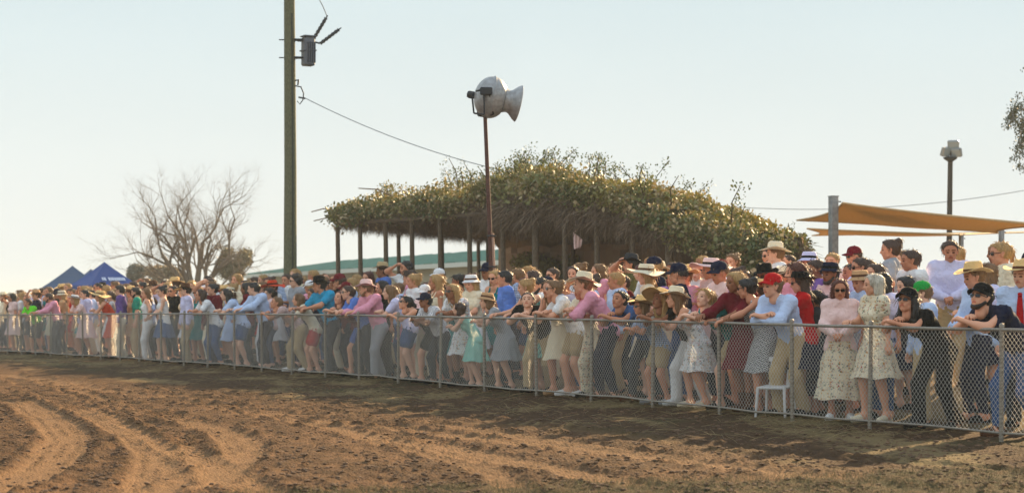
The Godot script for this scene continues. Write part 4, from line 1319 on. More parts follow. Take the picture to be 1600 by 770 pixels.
# ------------------------------------------------------------------ loudspeaker on its mast
func build_speaker() -> void:
	var d := 34.0
	var foot := at(772.5, 480, d); foot.y = ground_y(foot.x, d)
	var o := thing("speaker_mast", foot)
	tag(o, "thin rusty steel mast standing out of the crowd under the loudspeaker", "mast")
	var top := at(758, 183, d) - foot
	var rust := mat("rusty pipe", Color(0.43, 0.27, 0.23), 0.75, 0.1)
	rough_up(rust, noise_tex(256, 0.02, Color(0.55, 0.5, 0.48), Color(1, 1, 1), 41), null, Vector3.ONE * 3.0)
	var md := MD.new()
	md.tube([Vector3(0, -0.4, 0), Vector3(0, 0, 0), top * 0.5 + Vector3(0.01, 0, 0), top], [0.042, 0.042, 0.037, 0.032], 12)
	part("mast_pipe", md.mesh(), rust, o)
	var st := MD.new()
	st.tube([Vector3(0.075, -0.2, 0.03), top * 0.55 + Vector3(0.055, 0, 0.03)], [0.022, 0.022], 8)
	part("support_pipe", st.mesh(), mat("pale pipe", Color(0.62, 0.5, 0.44), 0.7, 0.1), o)
	var cb := MD.new()
	for k in 3:
		var t: Vector3 = top * float([0.3, 0.42, 0.54][k])
		cb.box(Transform3D(Basis.IDENTITY, t + Vector3(0.03, 0, 0.015)), Vector3(0.15, 0.03, 0.09), Color.WHITE, 0.005)
	part("pipe_clamp", cb.mesh(), mat("dark iron", Color(0.2, 0.21, 0.23), 0.6, 0.4), o)
	var sp := thing("loudspeaker", foot + top)
	tag(sp, "round bodied grey horn loudspeaker on top of the thin mast", "loudspeaker")
	var px := d / FOC
	# axis points right and a little down and away
	var c := at(767, 152, d) - sp.position
	var ax := Vector3(0.965, -0.2, -0.17).normalized()
	var yb := ax
	var xb := yb.cross(Vector3.BACK).normalized()
	var B := Basis(xb, yb, xb.cross(yb))
	var T := Transform3D(B, c)
	var shell := mat("speaker shell", Color(0.7, 0.71, 0.72), 0.38, 0.25)
	rough_up(shell, noise_tex(256, 0.02, Color(0.72, 0.7, 0.68), Color(1, 1, 1), 43), null, Vector3.ONE * 2.0)
	var bd := MD.new()
	var prof := []
	for k in 17:
		var a := PI * k / 16.0
		if a > 2.5: break
		prof.append(Vector2(sin(a) * 33.0 * px, -cos(a) * 26.5 * px))
	bd.lathe(T, prof, 32)
	part("speaker_body", bd.mesh(), shell, sp)
	var hn := MD.new()
	var hp := [Vector2(20.0, 20.0), Vector2(18.0, 25.0), Vector2(17.5, 28.5), Vector2(19.0, 32.0), Vector2(22.5, 36.0), Vector2(26.0, 39.5), Vector2(28.5, 43.5), Vector2(29.2, 44.6), Vector2(28.6, 45.0), Vector2(25.2, 40.5), Vector2(20.0, 35.0), Vector2(16.5, 29.0), Vector2(12.0, 25.0), Vector2(0.0, 24.0)]
	var hp2 := []
	for p in hp: hp2.append(p * px)
	hn.lathe(T, hp2, 32)
	part("horn_flare", hn.mesh(), shell, sp)
	var seam := MD.new()
	seam.lathe(T, [Vector2(32.8, -1.2) * px, Vector2(34.2, -1.0) * px, Vector2(34.2, 1.0) * px, Vector2(32.8, 1.2) * px], 32)
	part("seam_ring", seam.mesh(), shell, sp)
	var dk := mat("dark iron", Color(0.2, 0.21, 0.23), 0.6, 0.4)
	var drv := MD.new()
	var dc := at(736, 148, d) - sp.position
	drv.lathe(Transform3D(B, dc), [Vector2(0, -7) * px, Vector2(4.5, -6) * px, Vector2(6, -3) * px, Vector2(6, 4) * px, Vector2(3, 9) * px, Vector2(2.5, 14) * px], 14)
	part("driver", drv.mesh(), dk, sp)
	for off in [0.3, -0.12]:
		var fr := MD.new()
		var pts := []
		for e in [[738, 152], [739.5, 166], [741, 180], [757, 182.5], [757, 143], [744, 146]]:
			pts.append(at(e[0] + (6.0 if off < 0 else 0.0), e[1], d) - sp.position + Vector3(0, 0, off + 0.06))
		for k in pts.size() - 1: fr.tube([pts[k], pts[k + 1]], [0.017, 0.017], 6)
		part("bracket_frame", fr.mesh(), dk, sp)
	var bx := MD.new()
	bx.box(Transform3D(Basis(Vector3.UP, 0.2), at(760, 146, d) - sp.position + Vector3(0, 0, 0.37)), Vector3(0.2, 0.13, 0.08), Color.WHITE, 0.015)
	bx.tube([at(757, 183, d) - sp.position, at(757, 150, d) - sp.position + Vector3(0, 0, 0.37)], [0.022, 0.022], 6)
	bx.tube([at(757, 183, d) - sp.position, at(771, 180, d) - sp.position + Vector3(0, 0, 0.2), at(764, 146, d) - sp.position + Vector3(0, 0, 0.37)], [0.016, 0.016, 0.016], 6)
	part("yoke", bx.mesh(), dk, sp)

# ------------------------------------------------------------------ foliage
func leaf_mesh(n: int, size: float, sd: int) -> ArrayMesh:
	var r := RandomNumberGenerator.new(); r.seed = sd
	var md := MD.new()
	for k in n:
		var b := Basis.from_euler(Vector3(r.randf_range(-1.2, 1.2), r.randf() * TAU, r.randf_range(-1.0, 1.0)))
		var o := Vector3(r.randf_range(-1, 1), r.randf_range(-1, 1), r.randf_range(-1, 1)) * size * 1.5
		var w := size * r.randf_range(0.32, 0.5); var l := size * r.randf_range(0.8, 1.2)
		var t := Transform3D(b, o)
		var col := Color.WHITE * r.randf_range(0.75, 1.1)
		md.quad(t * Vector3(0, 0, 0), t * Vector3(w, 0.1 * l, l * 0.5), t * Vector3(0, 0, l), t * Vector3(-w, 0.1 * l, l * 0.5), col)
	return md.mesh()

func leaf_mat(key: String, col: Color, back: Color) -> StandardMaterial3D:
	var m := mat(key, col, 0.6)
	m.backlight_enabled = true; m.backlight = back
	return m

func build_pergola() -> void:
	var A := Vector2(-4.15, 48.7); var Bc := Vector2(5.05, 35.4); var C := Vector2(7.0, 50.0); var D := Vector2(-0.4, 60.0)
	var o := thing("vine_pergola", on_ground(A.x, A.y))
	tag(o, "long bough roof on slender posts, thatched with brush and overgrown by vine", "pergola")
	var org := o.position
	var pw := wood("grey timber", Color(0.55, 0.48, 0.4))
	var eave := 3.3
	var gy := 0.5
	# posts along the front, the left end and inside
	var mkpost := func(q: Vector2, top: float, r: float) -> void:
		var md := MD.new()
		md.tube([Vector3(q.x, gy - 0.3, -q.y) - org, Vector3(q.x + 0.02, 1.8, -q.y) - org, Vector3(q.x, top, -q.y) - org], [r * 1.06, r, r * 0.94], 8)
		part("post", md.mesh(), pw, o)
	var fr := func(t: float) -> Vector2: return A.lerp(Bc, t)
	for px in [527, 562, 602, 643, 687, 733, 785, 836, 882, 932, 988, 1045, 1105, 1160, 1215]:
		var r: float = (px - 800.0) / FOC
		var dv := Bc - A
		var t: float = (r * A.y - A.x) / (dv.x - r * dv.y)
		var q: Vector2 = fr.call(t)
		mkpost.call(q, eave + (0.16 if px == 836 else 0.0) + float(-0.95 * smoothstep(0.55, 1.0, t)), 0.075 if px == 836 or px == 1045 else 0.055)
	for t in [0.33, 0.6, 0.85]:
		var q := A.lerp(D, t)
		mkpost.call(q, eave - 0.1, 0.055)
	for t in [0.2, 0.45, 0.7, 0.95]:
		var q := fr.call(t).lerp(D.lerp(C, t), 0.5) as Vector2
		mkpost.call(q, eave - 0.05 - 0.95 * smoothstep(0.55, 1.0, t), 0.055)
	# beams
	for e in [[A, A.lerp(Bc, 0.55), 0.0], [D, D.lerp(C, 0.55), 0.0], [A, D, 0.06], [A.lerp(Bc, 0.33), D.lerp(C, 0.33), 0.06], [A.lerp(Bc, 0.55), D.lerp(C, 0.55), 0.06], [A.lerp(D, 0.5), A.lerp(D, 0.5).lerp(Bc.lerp(C, 0.5), 0.55), 0.0], [A.lerp(Bc, 0.55), Bc, -0.02], [D.lerp(C, 0.55), C, -0.02]]:
		var md := MD.new()
		md.tube([Vector3(e[0].x, eave + e[2], -e[0].y) - org, Vector3(e[1].x, eave + e[2] - (0.98 if e[2] < 0 else 0.0), -e[1].y) - org], [0.06, 0.05], 7)
		part("beam", md.mesh(), pw, o)
	# brush deck: an uneven mat of dead boughs
	var deck := MD.new()
	var nu := 60; var nv := 40
	var droop_of := func(u: float) -> float: return -0.95 * smoothstep(0.55, 1.0, u)
	var crest := Curve.new()
	crest.min_value = 0; crest.max_value = 6
	for e in [[0.0, 3.82], [0.12, 3.98], [0.27, 4.08], [0.36, 3.98], [0.5, 4.1], [0.6, 3.92], [0.68, 3.68], [0.84, 3.1], [1.0, 2.4]]: crest.add_point(Vector2(e[0], e[1]), 0, 0, Curve.TANGENT_LINEAR, Curve.TANGENT_LINEAR)
	var top_h := func(u: float, v: float) -> float:
		# the heap stands highest about half way along, and sinks to the far right end
		var hump: float = crest.sample(u) - eave - float(droop_of.call(u))
		return hump * (0.7 + 0.3 * smoothstep(0.0, 0.12, v))
	for side in 2:
		for i in nu + 1:
			for jv in nv + 1:
				var u := i / float(nu); var v := jv / float(nv)
				var q := A.lerp(Bc, u).lerp(D.lerp(C, u), v)
				var rr := noise.get_noise_2d(q.x * 30.0, q.y * 30.0)
				var droop: float = float(droop_of.call(u)) - 0.25 * smoothstep(0.93, 1.0, v)
				var y: float = eave + droop + (0.07 + rr * 0.1 - 0.06 if side == 0 else 0.08 + top_h.call(u, v) * 0.62 + rr * 0.16)
				deck.v.append(Vector3(q.x, y, -q.y) - org); deck.n.append(Vector3.DOWN if side == 0 else Vector3.UP)
				deck.c.append(Color(0.25, 0.175, 0.115).lerp(Color(0.33, 0.24, 0.155), clampf(0.5 + rr, 0, 1)))
		for i in nu:
			for jv in nv:
				var a := side * (nu + 1) * (nv + 1) + i * (nv + 1) + jv
				deck.ix.append_array([a, a + nv + 1, a + nv + 2, a, a + nv + 2, a + 1])
	# brush wall that closes the back
	var wl := MD.new()
	for i in 40:
		for jv in 6:
			var f := func(ii: int, jj: int) -> Vector3:
				var u := ii / 40.0
				var q := D.lerp(C, u) + Vector2(0, 1) * noise.get_noise_2d(ii * 9.0, jj * 30.0) * 0.25
				return Vector3(q.x, lerpf(0.3, eave + float(droop_of.call(u)) + 0.1, jj / 6.0), -q.y) - org
			wl.quad(f.call(i, jv), f.call(i + 1, jv), f.call(i + 1, jv + 1), f.call(i, jv + 1), Color(0.26, 0.18, 0.12) * (1.0 + 0.5 * noise.get_noise_2d(i * 25.0, jv * 40.0)))
	part("brush_wall", wl.mesh(), mat("brush", Color.WHITE, 0.95), o)
	part("brush_deck", deck.mesh(), mat("brush", Color.WHITE, 0.95), o)
	# dead twigs and grass that hang out of the deck
	var st := MD.new()
	st.tube([Vector3(0, 0.25, 0), Vector3(0.05, 0, 0.03), Vector3(0.02, -0.5, 0), Vector3(-0.05, -1, 0.02)], [0.012, 0.016, 0.014, 0.006], 3)
	st.tube([Vector3(0.03, 0.1, 0), Vector3(0.1, -0.3, 0.06), Vector3(0.2, -0.8, 0.1)], [0.012, 0.012, 0.005], 3)
	var xf: Array[Transform3D] = []; var cl := PackedColorArray()
	var r := RandomNumberGenerator.new(); r.seed = 11
	for k in 15000:
		var u := r.randf(); var v := pow(r.randf(), 2.2)
		if k % 4 == 0: v = r.randf() * 0.02
		if k % 7 == 0:
			u = r.randf() * 0.02; v = r.randf()
		var q := A.lerp(Bc, u).lerp(D.lerp(C, u), v)
		var l := r.randf_range(0.2, 0.5)
		if u > 0.4 and u < 0.8 and v < 0.1: l *= 1.5
		elif u < 0.36: l *= 0.62
		var droop: float = droop_of.call(u)
		var b := Basis.from_euler(Vector3(r.randf_range(-0.9, 0.9), r.randf() * TAU, r.randfn(0.0, 0.75))).scaled(Vector3.ONE * l)
		xf.append(Transform3D(b, Vector3(q.x, eave + droop + r.randf_range(-0.05, 0.62 * clampf(float(top_h.call(u, v)) / 0.75, 0.15, 1.0) if v < 0.1 else 0.1), -q.y) - org))
		cl.append(Color(0.16, 0.105, 0.065).lerp(Color(0.40, 0.30, 0.21), r.randf() * r.randf()))
	scatter("brush_fringe", "", "", st.mesh(), xf, cl, mat("twig", Color.WHITE, 0.95), o)
	# vine leaves over the top and down the right end
	var lm := leaf_mesh(6, 0.075, 3)
	var xl: Array[Transform3D] = []; var ccl := PackedColorArray()
	for k in 44000:
		var u := r.randf(); var v := pow(r.randf(), 1.5)
		if k % 3 == 0: v = r.randf() * 0.06
		if k % 11 == 0:
			u = r.randf() * 0.03; v = r.randf()
		if k % 3 == 1: u = 0.6 + 0.4 * r.randf()
		var q := A.lerp(Bc, u).lerp(D.lerp(C, u), v)
		var cl_n := noise2.get_noise_2d(q.x * 1.6 + 9.0, q.y * 1.6)
		var bare := noise.get_noise_2d(q.x * 16.0 + 40.0, q.y * 16.0 + u * 30.0)
		if bare < (-0.1 if u < 0.6 else -0.3) and r.randf() < 0.78: continue
		var hgt: float = top_h.call(u, v) * (0.78 + cl_n * 0.85 + 0.3 * noise2.get_noise_2d(q.x * 5.0, q.y * 5.0))
		var droop: float = droop_of.call(u)
		var y := 0.0
		if v < 0.06 or u < 0.03:
			y = eave + droop + 0.08 + hgt * pow(r.randf(), 0.62)
			# leaves reach lower towards the right end
			if u > 0.66: y -= r.randf() * r.randf() * 0.85 * smoothstep(0.66, 0.9, u)
			elif u > 0.36: y += 0.16 * r.randf()
			if u < 0.36 and v < 0.06: y -= 0.2 * r.randf() * r.randf()
			q += Vector2(-0.824, -0.566) * r.randf_range(-0.1, 0.35)
		else:
			y = eave + droop + 0.1 + hgt * r.randf_range(0.72, 1.02)
		var b := Basis.from_euler(Vector3(r.randf() * TAU, r.randf() * TAU, r.randf() * TAU)).scaled(Vector3.ONE * (0.45 + 0.95 * pow(r.randf(), 2.0)))
		xl.append(Transform3D(b, Vector3(q.x, y, -q.y) - org))
		var g := Color(0.08, 0.112, 0.036).lerp(Color(0.3, 0.27, 0.085), clampf(0.5 + cl_n * 0.9 + r.randf_range(-0.3, 0.3), 0, 1))
		if r.randf() < 0.3: g = Color(0.4, 0.31, 0.17)
		ccl.append(g)
	# shoots that stand up against the sky
	for k in 80:
		var u := clampf(r.randfn(0.52, 0.2), 0.02, 0.98)
		if k % 3 == 0: u = clampf(r.randfn(0.47, 0.05), 0.02, 0.98)
		var v := r.randf() * 0.3
		var q := A.lerp(Bc, u).lerp(D.lerp(C, u), v)
		var droop: float = droop_of.call(u)
		var p := Vector3(q.x, eave + droop + 0.1 + float(top_h.call(u, v)) * 0.85, -q.y) - org
		var dir := Vector3(r.randf_range(-0.5, 0.5), 1, r.randf_range(-0.4, 0.4)).normalized()
		var l := r.randf_range(0.3, 0.75)
		var tip := p + dir * l + Vector3(r.randf_range(-0.2, 0.2), 0, 0)
		var sh := MD.new()
		sh.tube([p, p + dir * l * 0.55, tip], [0.014, 0.011, 0.006], 4)
		part("vine_shoot", sh.mesh(), mat("vine wood", Color(0.3, 0.24, 0.16), 0.9), o)
		for m in 10:
			var t := r.randf_range(0.25, 1.05)
			xl.append(Transform3D(Basis.from_euler(Vector3(r.randf() * TAU, r.randf() * TAU, 0)).scaled(Vector3.ONE * r.randf_range(0.5, 0.85)), p.lerp(tip, t) + Vector3(r.randf_range(-0.1, 0.1), r.randf_range(-0.05, 0.05), r.randf_range(-0.1, 0.1))))
			ccl.append(Color(0.07, 0.11, 0.03).lerp(Color(0.16, 0.18, 0.05), r.randf()))
	scatter("vine_leaves", "", "", lm, xl, ccl, leaf_mat("vine leaf", Color.WHITE, Color(0.55, 0.5, 0.16)), o)
	# bare sticks that poke out at the left end and over the front
	for e in [[[486, 331], [505, 326], [530, 330]], [[490, 345], [512, 340], [532, 343]], [[560, 294], [590, 296], [612, 306]], [[640, 345], [672, 338], [705, 330]], [[728, 302], [748, 322], [762, 336]], [[805, 280], [822, 303], [836, 316]], [[848, 300], [838, 312], [850, 322]]]:
		var pts := []
		for q in e:
			var rr: float = (q[0] - 800.0) / FOC
			var dv := Bc - A
			var t: float = (rr * A.y - A.x) / (dv.x - rr * dv.y)
			var g: Vector2 = A + dv * t
			pts.append(at(q[0], q[1], g.y - 0.25) - org)
		var sk := MD.new()
		sk.tube(pts, [0.012, 0.016, 0.018], 5)
		part("bare_stick", sk.mesh(), mat("pale stick", Color(0.45, 0.37, 0.28), 0.9), o)
	var rag := thing("hanging_rag", at(903, 378, 41.0))
	tag(rag, "small pale cloth rag hanging under the brown thatch", "rag")
	var rm := MD.new()
	for k in 5:
		rm.quad(Vector3(-0.09 + k * 0.036, 0.2 - 0.03 * k, 0.02 * (k % 2)), Vector3(-0.054 + k * 0.036, 0.17 - 0.03 * k, 0.02 * ((k + 1) % 2)), Vector3(-0.05 + k * 0.03, -0.14 + 0.02 * k, 0.03 * ((k + 1) % 2)), Vector3(-0.08 + k * 0.03, -0.14, 0.03 * (k % 2)))
	rm.tube([Vector3(-0.05, 0.19, 0), Vector3(-0.04, eave - at(903, 378, 41.0).y, 0)], [0.006, 0.006], 4)
	part("cloth", rm.mesh(), cloth("pale pink"), rag)

# ------------------------------------------------------------------ trees
func branch(md: MD, p: Vector3, dir: Vector3, len: float, r: float, depth: int, g: RandomNumberGenerator, spread: float, tips: Array) -> void:
	var pts := [p]; var rad := [r]
	var q := p; var d := dir
	var segs := 4 if depth > 1 else 3
	for k in segs:
		d = (d + Vector3(g.randf_range(-0.22, 0.22), g.randf_range(-0.1, 0.16), g.randf_range(-0.22, 0.22))).normalized()
		q += d * len / segs
		pts.append(q); rad.append(r * lerpf(1.0, 0.55, (k + 1.0) / segs))
	md.tube(pts, rad, 7 if depth > 3 else 4 if depth > 1 else 3, Color.WHITE, false)
	tips.append(q)
	if depth <= 0: return
	var n := 3 if depth > 1 else 4
	for k in n:
		var t := g.randf_range(0.35, 1.0) if k > 0 else 1.0
		var bp: Vector3 = (pts[int(t * segs)] as Vector3)
		var side := d.cross(Vector3(g.randf_range(-1, 1), g.randf_range(-1, 1), g.randf_range(-1, 1))).normalized()
		var nd := (d * g.randf_range(0.6, 1.0) + side * spread * g.randf_range(0.6, 1.2)).normalized()
		branch(md, bp, nd, len * g.randf_range(0.58, 0.8), r * lerpf(1.0, 0.55, t) * 0.72, depth - 1, g, spread, tips)

func build_trees() -> void:
	var g := RandomNumberGenerator.new(); g.seed = 23
	var d := 85.0
	var foot := on_ground((302.0 - 800.0) / FOC * d, d)
	var o := thing("bare_tree", foot)
	tag(o, "large leafless tree with many fine spreading branches behind the crowd", "tree")
	var px := d / FOC
	var bark := wood("bark", Color(0.66, 0.59, 0.51), Vector3(2, 1, 2))
	var tk := MD.new()
	tk.tube([Vector3(0, -0.4, 0), Vector3(0, 0.3, 0), Vector3(0.03, 0.9, 0), Vector3(0.0, 1.4, 0)], [0.36, 0.32, 0.27, 0.24], 10)
	part("trunk", tk.mesh(), bark, o)
	var tw := MD.new()
	var tips := []
	for e in [[-0.62, 0.85, 0.1, 2.2, 0.14], [-0.3, 1.1, -0.3, 2.5, 0.15], [0.02, 1.1, 0.25, 2.3, 0.13], [0.4, 1.0, -0.2, 2.4, 0.15], [0.75, 0.85, 0.15, 2.4, 0.15], [-1.0, 0.42, -0.2, 2.1, 0.08], [1.0, 0.4, 0.2, 2.1, 0.08], [0.15, 0.8, -0.7, 1.9, 0.1], [-0.15, 0.8, 0.7, 1.9, 0.1]]:
		branch(tw, Vector3(e[0] * 0.12, 1.05 + g.randf() * 0.3, e[2] * 0.1), Vector3(e[0], e[1], e[2]).normalized(), e[3] * 0.94, e[4], 6, g, 0.6, tips)
	var cr := part("crown", tw.mesh(), bark, o)
	# scrubby trees around it: px x, px y of the crown's middle, half width, half height, depth, colour, label
	var scrub := [
		[257, 432, 26, 15, 92.0, Color(0.42, 0.33, 0.2), "dry tan bush beside the foot of the bare tree"],
		[366, 413, 24, 25, 88.0, Color(0.31, 0.27, 0.15), "small open olive tree just past the bare tree"],
		[213, 428, 10, 13, 100.0, Color(0.27, 0.26, 0.2), "small dark bush near the bright blue tent"],
		[858, 424, 62, 24, 58.0, Color(0.33, 0.30, 0.09), "yellow green bush seen beneath the vine roof"],
		
	]
	var lm := leaf_mesh(5, 0.11, 8)
	for e in scrub:
		var dd: float = e[4]
		var c := at(e[0], e[1], dd)
		var ft := on_ground(c.x, dd)
		var t := thing("bush" if e[0] != 365 else "small_tree", ft)
		tag(t, e[6], "bush" if e[0] != 365 else "tree")
		var md := MD.new(); var tp := []
		var hw: float = e[2] * dd / FOC; var hh: float = e[3] * dd / FOC
		var mid := c - ft
		for k in 5: branch(md, Vector3(0, -0.1, 0), Vector3(g.randf_range(-0.7, 0.7), 1, g.randf_range(-0.7, 0.7)).normalized(), mid.y * 0.42, 0.06, 2, g, 0.7, tp)
		part("trunk", md.mesh(), bark, t)
		var xf: Array[Transform3D] = []; var cl := PackedColorArray()
		var lobes := []
		for k in 11: lobes.append([Vector3(g.randf_range(-0.75, 0.75) * hw, g.randf_range(-0.6, 0.65) * hh, g.randf_range(-0.7, 0.7) * hw) + mid, g.randf_range(0.26, 0.46)])
		for k in 2200:
			var lb: Array = lobes[k % lobes.size()]
			var dir := Vector3(g.randfn(), g.randfn(), g.randfn()).normalized() * pow(g.randf(), 0.45)
			var p: Vector3 = lb[0] + Vector3(dir.x * hw, dir.y * hh * 1.1, dir.z * hw) * float(lb[1])
			if p.y < 0.05: continue
			xf.append(Transform3D(Basis.from_euler(Vector3(g.randf() * TAU, g.randf() * TAU, 0)).scaled(Vector3.ONE * g.randf_range(0.6, 1.1)), p))
			cl.append((e[5] as Color) * g.randf_range(0.6, 1.35))
		scatter("crown", "", "", lm, xf, cl, leaf_mat("scrub leaf", Color.WHITE, Color(0.4, 0.34, 0.14)), t)
	# drooping eucalypt whose outer sprays hang in at the right edge
	d = 52.0
	foot = on_ground(15.05, d)
	o = thing("gum_tree", foot)
	tag(o, "tall gum tree whose drooping sprays hang beside the shade sails", "tree")
	tk = MD.new()
	tk.tube([Vector3(0, -0.4, 0), Vector3(0.05, 1.5, 0), Vector3(-0.1, 3.6, 0), Vector3(-0.05, 6.0, 0.1), Vector3(-0.2, 8.0, 0)], [0.26, 0.23, 0.2, 0.15, 0.09], 10)
	part("trunk", tk.mesh(), bark, o)
	tw = MD.new()
	var xe: Array[Transform3D] = []; var ce := PackedColorArray()
	var ends := []
	for k in 18:
		var y := g.randf_range(3.2, 7.6)
		var an := g.randf() * TAU
		if k < 6:
			an = PI + g.randf_range(-0.25, 0.25)
			y = 3.9 + 0.26 * k
		var dir := Vector3(cos(an), 0.35, sin(an))
		var l := g.randf_range(1.0, 1.5) if k >= 6 else g.randf_range(1.75, 2.15)
		var p0 := Vector3(-0.08, y, 0)
		var p1 := p0 + dir * l * 0.55 + Vector3(0, 0.25, 0)
		var p2 := p0 + dir * l + Vector3(0, 0.15, 0)
		tw.tube([p0, p1, p2], [0.06, 0.04, 0.02], 5)
		ends.append(p2); ends.append(p1)
	for p: Vector3 in ends:
		for m in 6:
			var q := p + Vector3(g.randf_range(-0.35, 0.35), g.randf_range(-0.1, 0.3), g.randf_range(-0.35, 0.35))
			var e2 := q + Vector3(g.randf_range(-0.25, 0.25), -g.randf_range(0.3, 0.7), g.randf_range(-0.2, 0.2))
			tw.tube([p, q, e2], [0.014, 0.01, 0.005], 3)
			for n in 16:
				xe.append(Transform3D(Basis.from_euler(Vector3(g.randf_range(-0.6, 0.6), g.randf() * TAU, 0)).scaled(Vector3(0.6, 0.9, 0.6) * g.randf_range(0.6, 1.0)), q.lerp(e2, g.randf()) + Vector3(g.randf_range(-0.09, 0.09), 0, g.randf_range(-0.09, 0.09))))
				ce.append(Color(0.10, 0.115, 0.06) * g.randf_range(0.7, 1.3))
	part("branches", tw.mesh(), bark, o)
	scatter("crown", "", "", leaf_mesh(4, 0.1, 12), xe, ce, leaf_mat("gum leaf", Color.WHITE, Color(0.16, 0.16, 0.08)), o)

# ------------------------------------------------------------------ sails, tents, lamps, shed
func patch(corners: Array, dip: float, n := 16) -> MD:
	# a tensioned cloth between four corners with hollow edges
	var md := MD.new()
	for i in n + 1:
		for j in n + 1:
			var u := i / float(n); var v := j / float(n)
			var e := 0.11
			var uu := 0.5 + (u - 0.5) * (1.0 - e * 4.0 * v * (1.0 - v)) if true else u
			var vv := 0.5 + (v - 0.5) * (1.0 - e * 4.0 * u * (1.0 - u))
			var p: Vector3 = (corners[0] as Vector3).lerp(corners[1], uu).lerp((corners[3] as Vector3).lerp(corners[2], uu), vv)
			p.y -= dip * 16.0 * u * (1 - u) * v * (1 - v)
			md.v.append(p); md.c.append(Color.WHITE); md.n.append(Vector3.ZERO)
	for i in n:
		for j in n:
			var a := i * (n + 1) + j
			md.ix.append_array([a, a + n + 1, a + n + 2, a, a + n + 2, a + 1])
	for t in range(0, md.ix.size(), 3):
		var nn := (md.v[md.ix[t + 2]] - md.v[md.ix[t]]).cross(md.v[md.ix[t + 1]] - md.v[md.ix[t]])
		for k in 3: md.n[md.ix[t + k]] += nn
	for k in md.n.size(): md.n[k] = md.n[k].normalized()
	return md

func build_sails() -> void:
	var sm := mat("sail cloth", Color(0.88, 0.76, 0.58), 0.85)
	sm.backlight_enabled = true; sm.backlight = Color(0.48, 0.38, 0.24)
	rough_up(sm, noise_tex(256, 0.02, Color(0.86, 0.84, 0.8), Color(1, 1, 1), 51), null, Vector3.ONE * 1.5)
	var rope := mat("dark iron", Color(0.2, 0.21, 0.23), 0.6, 0.4)
	var sails := [
		["tan shade sail with its high corner beside the grey steel post", [at(1318, 317, 38.0), at(1640, 352, 33.0), at(1560, 363, 46.0), at(1246, 344, 50.0)], 0.12],
		["lower tan shade sail stretched behind the higher one", [at(1262, 357, 52.0), at(1500, 367, 46.6), at(1640, 362, 58.0), at(1270, 368, 66.0)], 0.1],
	]
	for e in sails:
		var o := thing("shade_sail", e[1][0])
		tag(o, e[0], "shade sail", "orange tan shade sails")
		var c := []
		for p in e[1]: c.append(p - e[1][0])
		part("sail_cloth", patch(c, e[2]).mesh(), sm, o)
		for k in 4:
			var md := MD.new()
			var pts := []; var rad := []
			for t in 13:
				var u := t / 12.0
				var f := func(a: float, b: float) -> Vector3:
					var uu := 0.5 + (a - 0.5) * (1.0 - 0.44 * b * (1.0 - b)); var vv := 0.5 + (b - 0.5) * (1.0 - 0.44 * a * (1.0 - a))
					return (c[0] as Vector3).lerp(c[1], uu).lerp((c[3] as Vector3).lerp(c[2], uu), vv)
				pts.append([f.call(u, 0.0), f.call(1.0, u), f.call(u, 1.0), f.call(0.0, u)][k] + Vector3(0, 0.0, 0)); rad.append(0.022)
			md.tube(pts, rad, 6)
			part("hem", md.mesh(), sm, o)
	# posts that hold the corners
	var gs := mat("grey post", Color(0.66, 0.68, 0.7), 0.55, 0.3)
	rough_up(gs, noise_tex(256, 0.02, Color(0.78, 0.77, 0.76), Color(1, 1, 1), 53), null, Vector3.ONE * 2.0)
	var pl := [[1303, 307, 38.3, 0.145, "thick grey square steel post at the sail's high corner"], [1650, 345, 33.0, 0.13, "grey sail post past the last spectators"], [1566, 356, 46.2, 0.1, "grey sail post holding both tan sails up"], [1503, 366, 47.2, 0.09, "grey sail post below the lower tan sail"]]
	for e in pl:
		var tp := at(e[0], e[1], e[2])
		var ft := on_ground(tp.x, e[2])
		var o := thing("sail_post", ft)
		tag(o, e[4], "post", "posts of the shade sails")
		var md := MD.new()
		md.box(Transform3D(Basis(Vector3.UP, 0.35), Vector3(0, (tp.y - ft.y) * 0.5 - 0.1, 0)), Vector3(e[3], tp.y - ft.y + 0.2, e[3]), Color.WHITE, 0.008)
		part("shaft", md.mesh(), gs, o)
		var cp := MD.new()
		cp.box(Transform3D(Basis(Vector3.UP, 0.35), Vector3(0, tp.y - ft.y + 0.006, 0)), Vector3(e[3] + 0.015, 0.012, e[3] + 0.015), Color.WHITE, 0.003)
		cp.tube([Vector3(0, tp.y - ft.y - 0.08, 0), Vector3(e[3], tp.y - ft.y - 0.1, 0.02)], [0.012, 0.012], 6)
		part("cap_and_hook", cp.mesh(), rope, o)

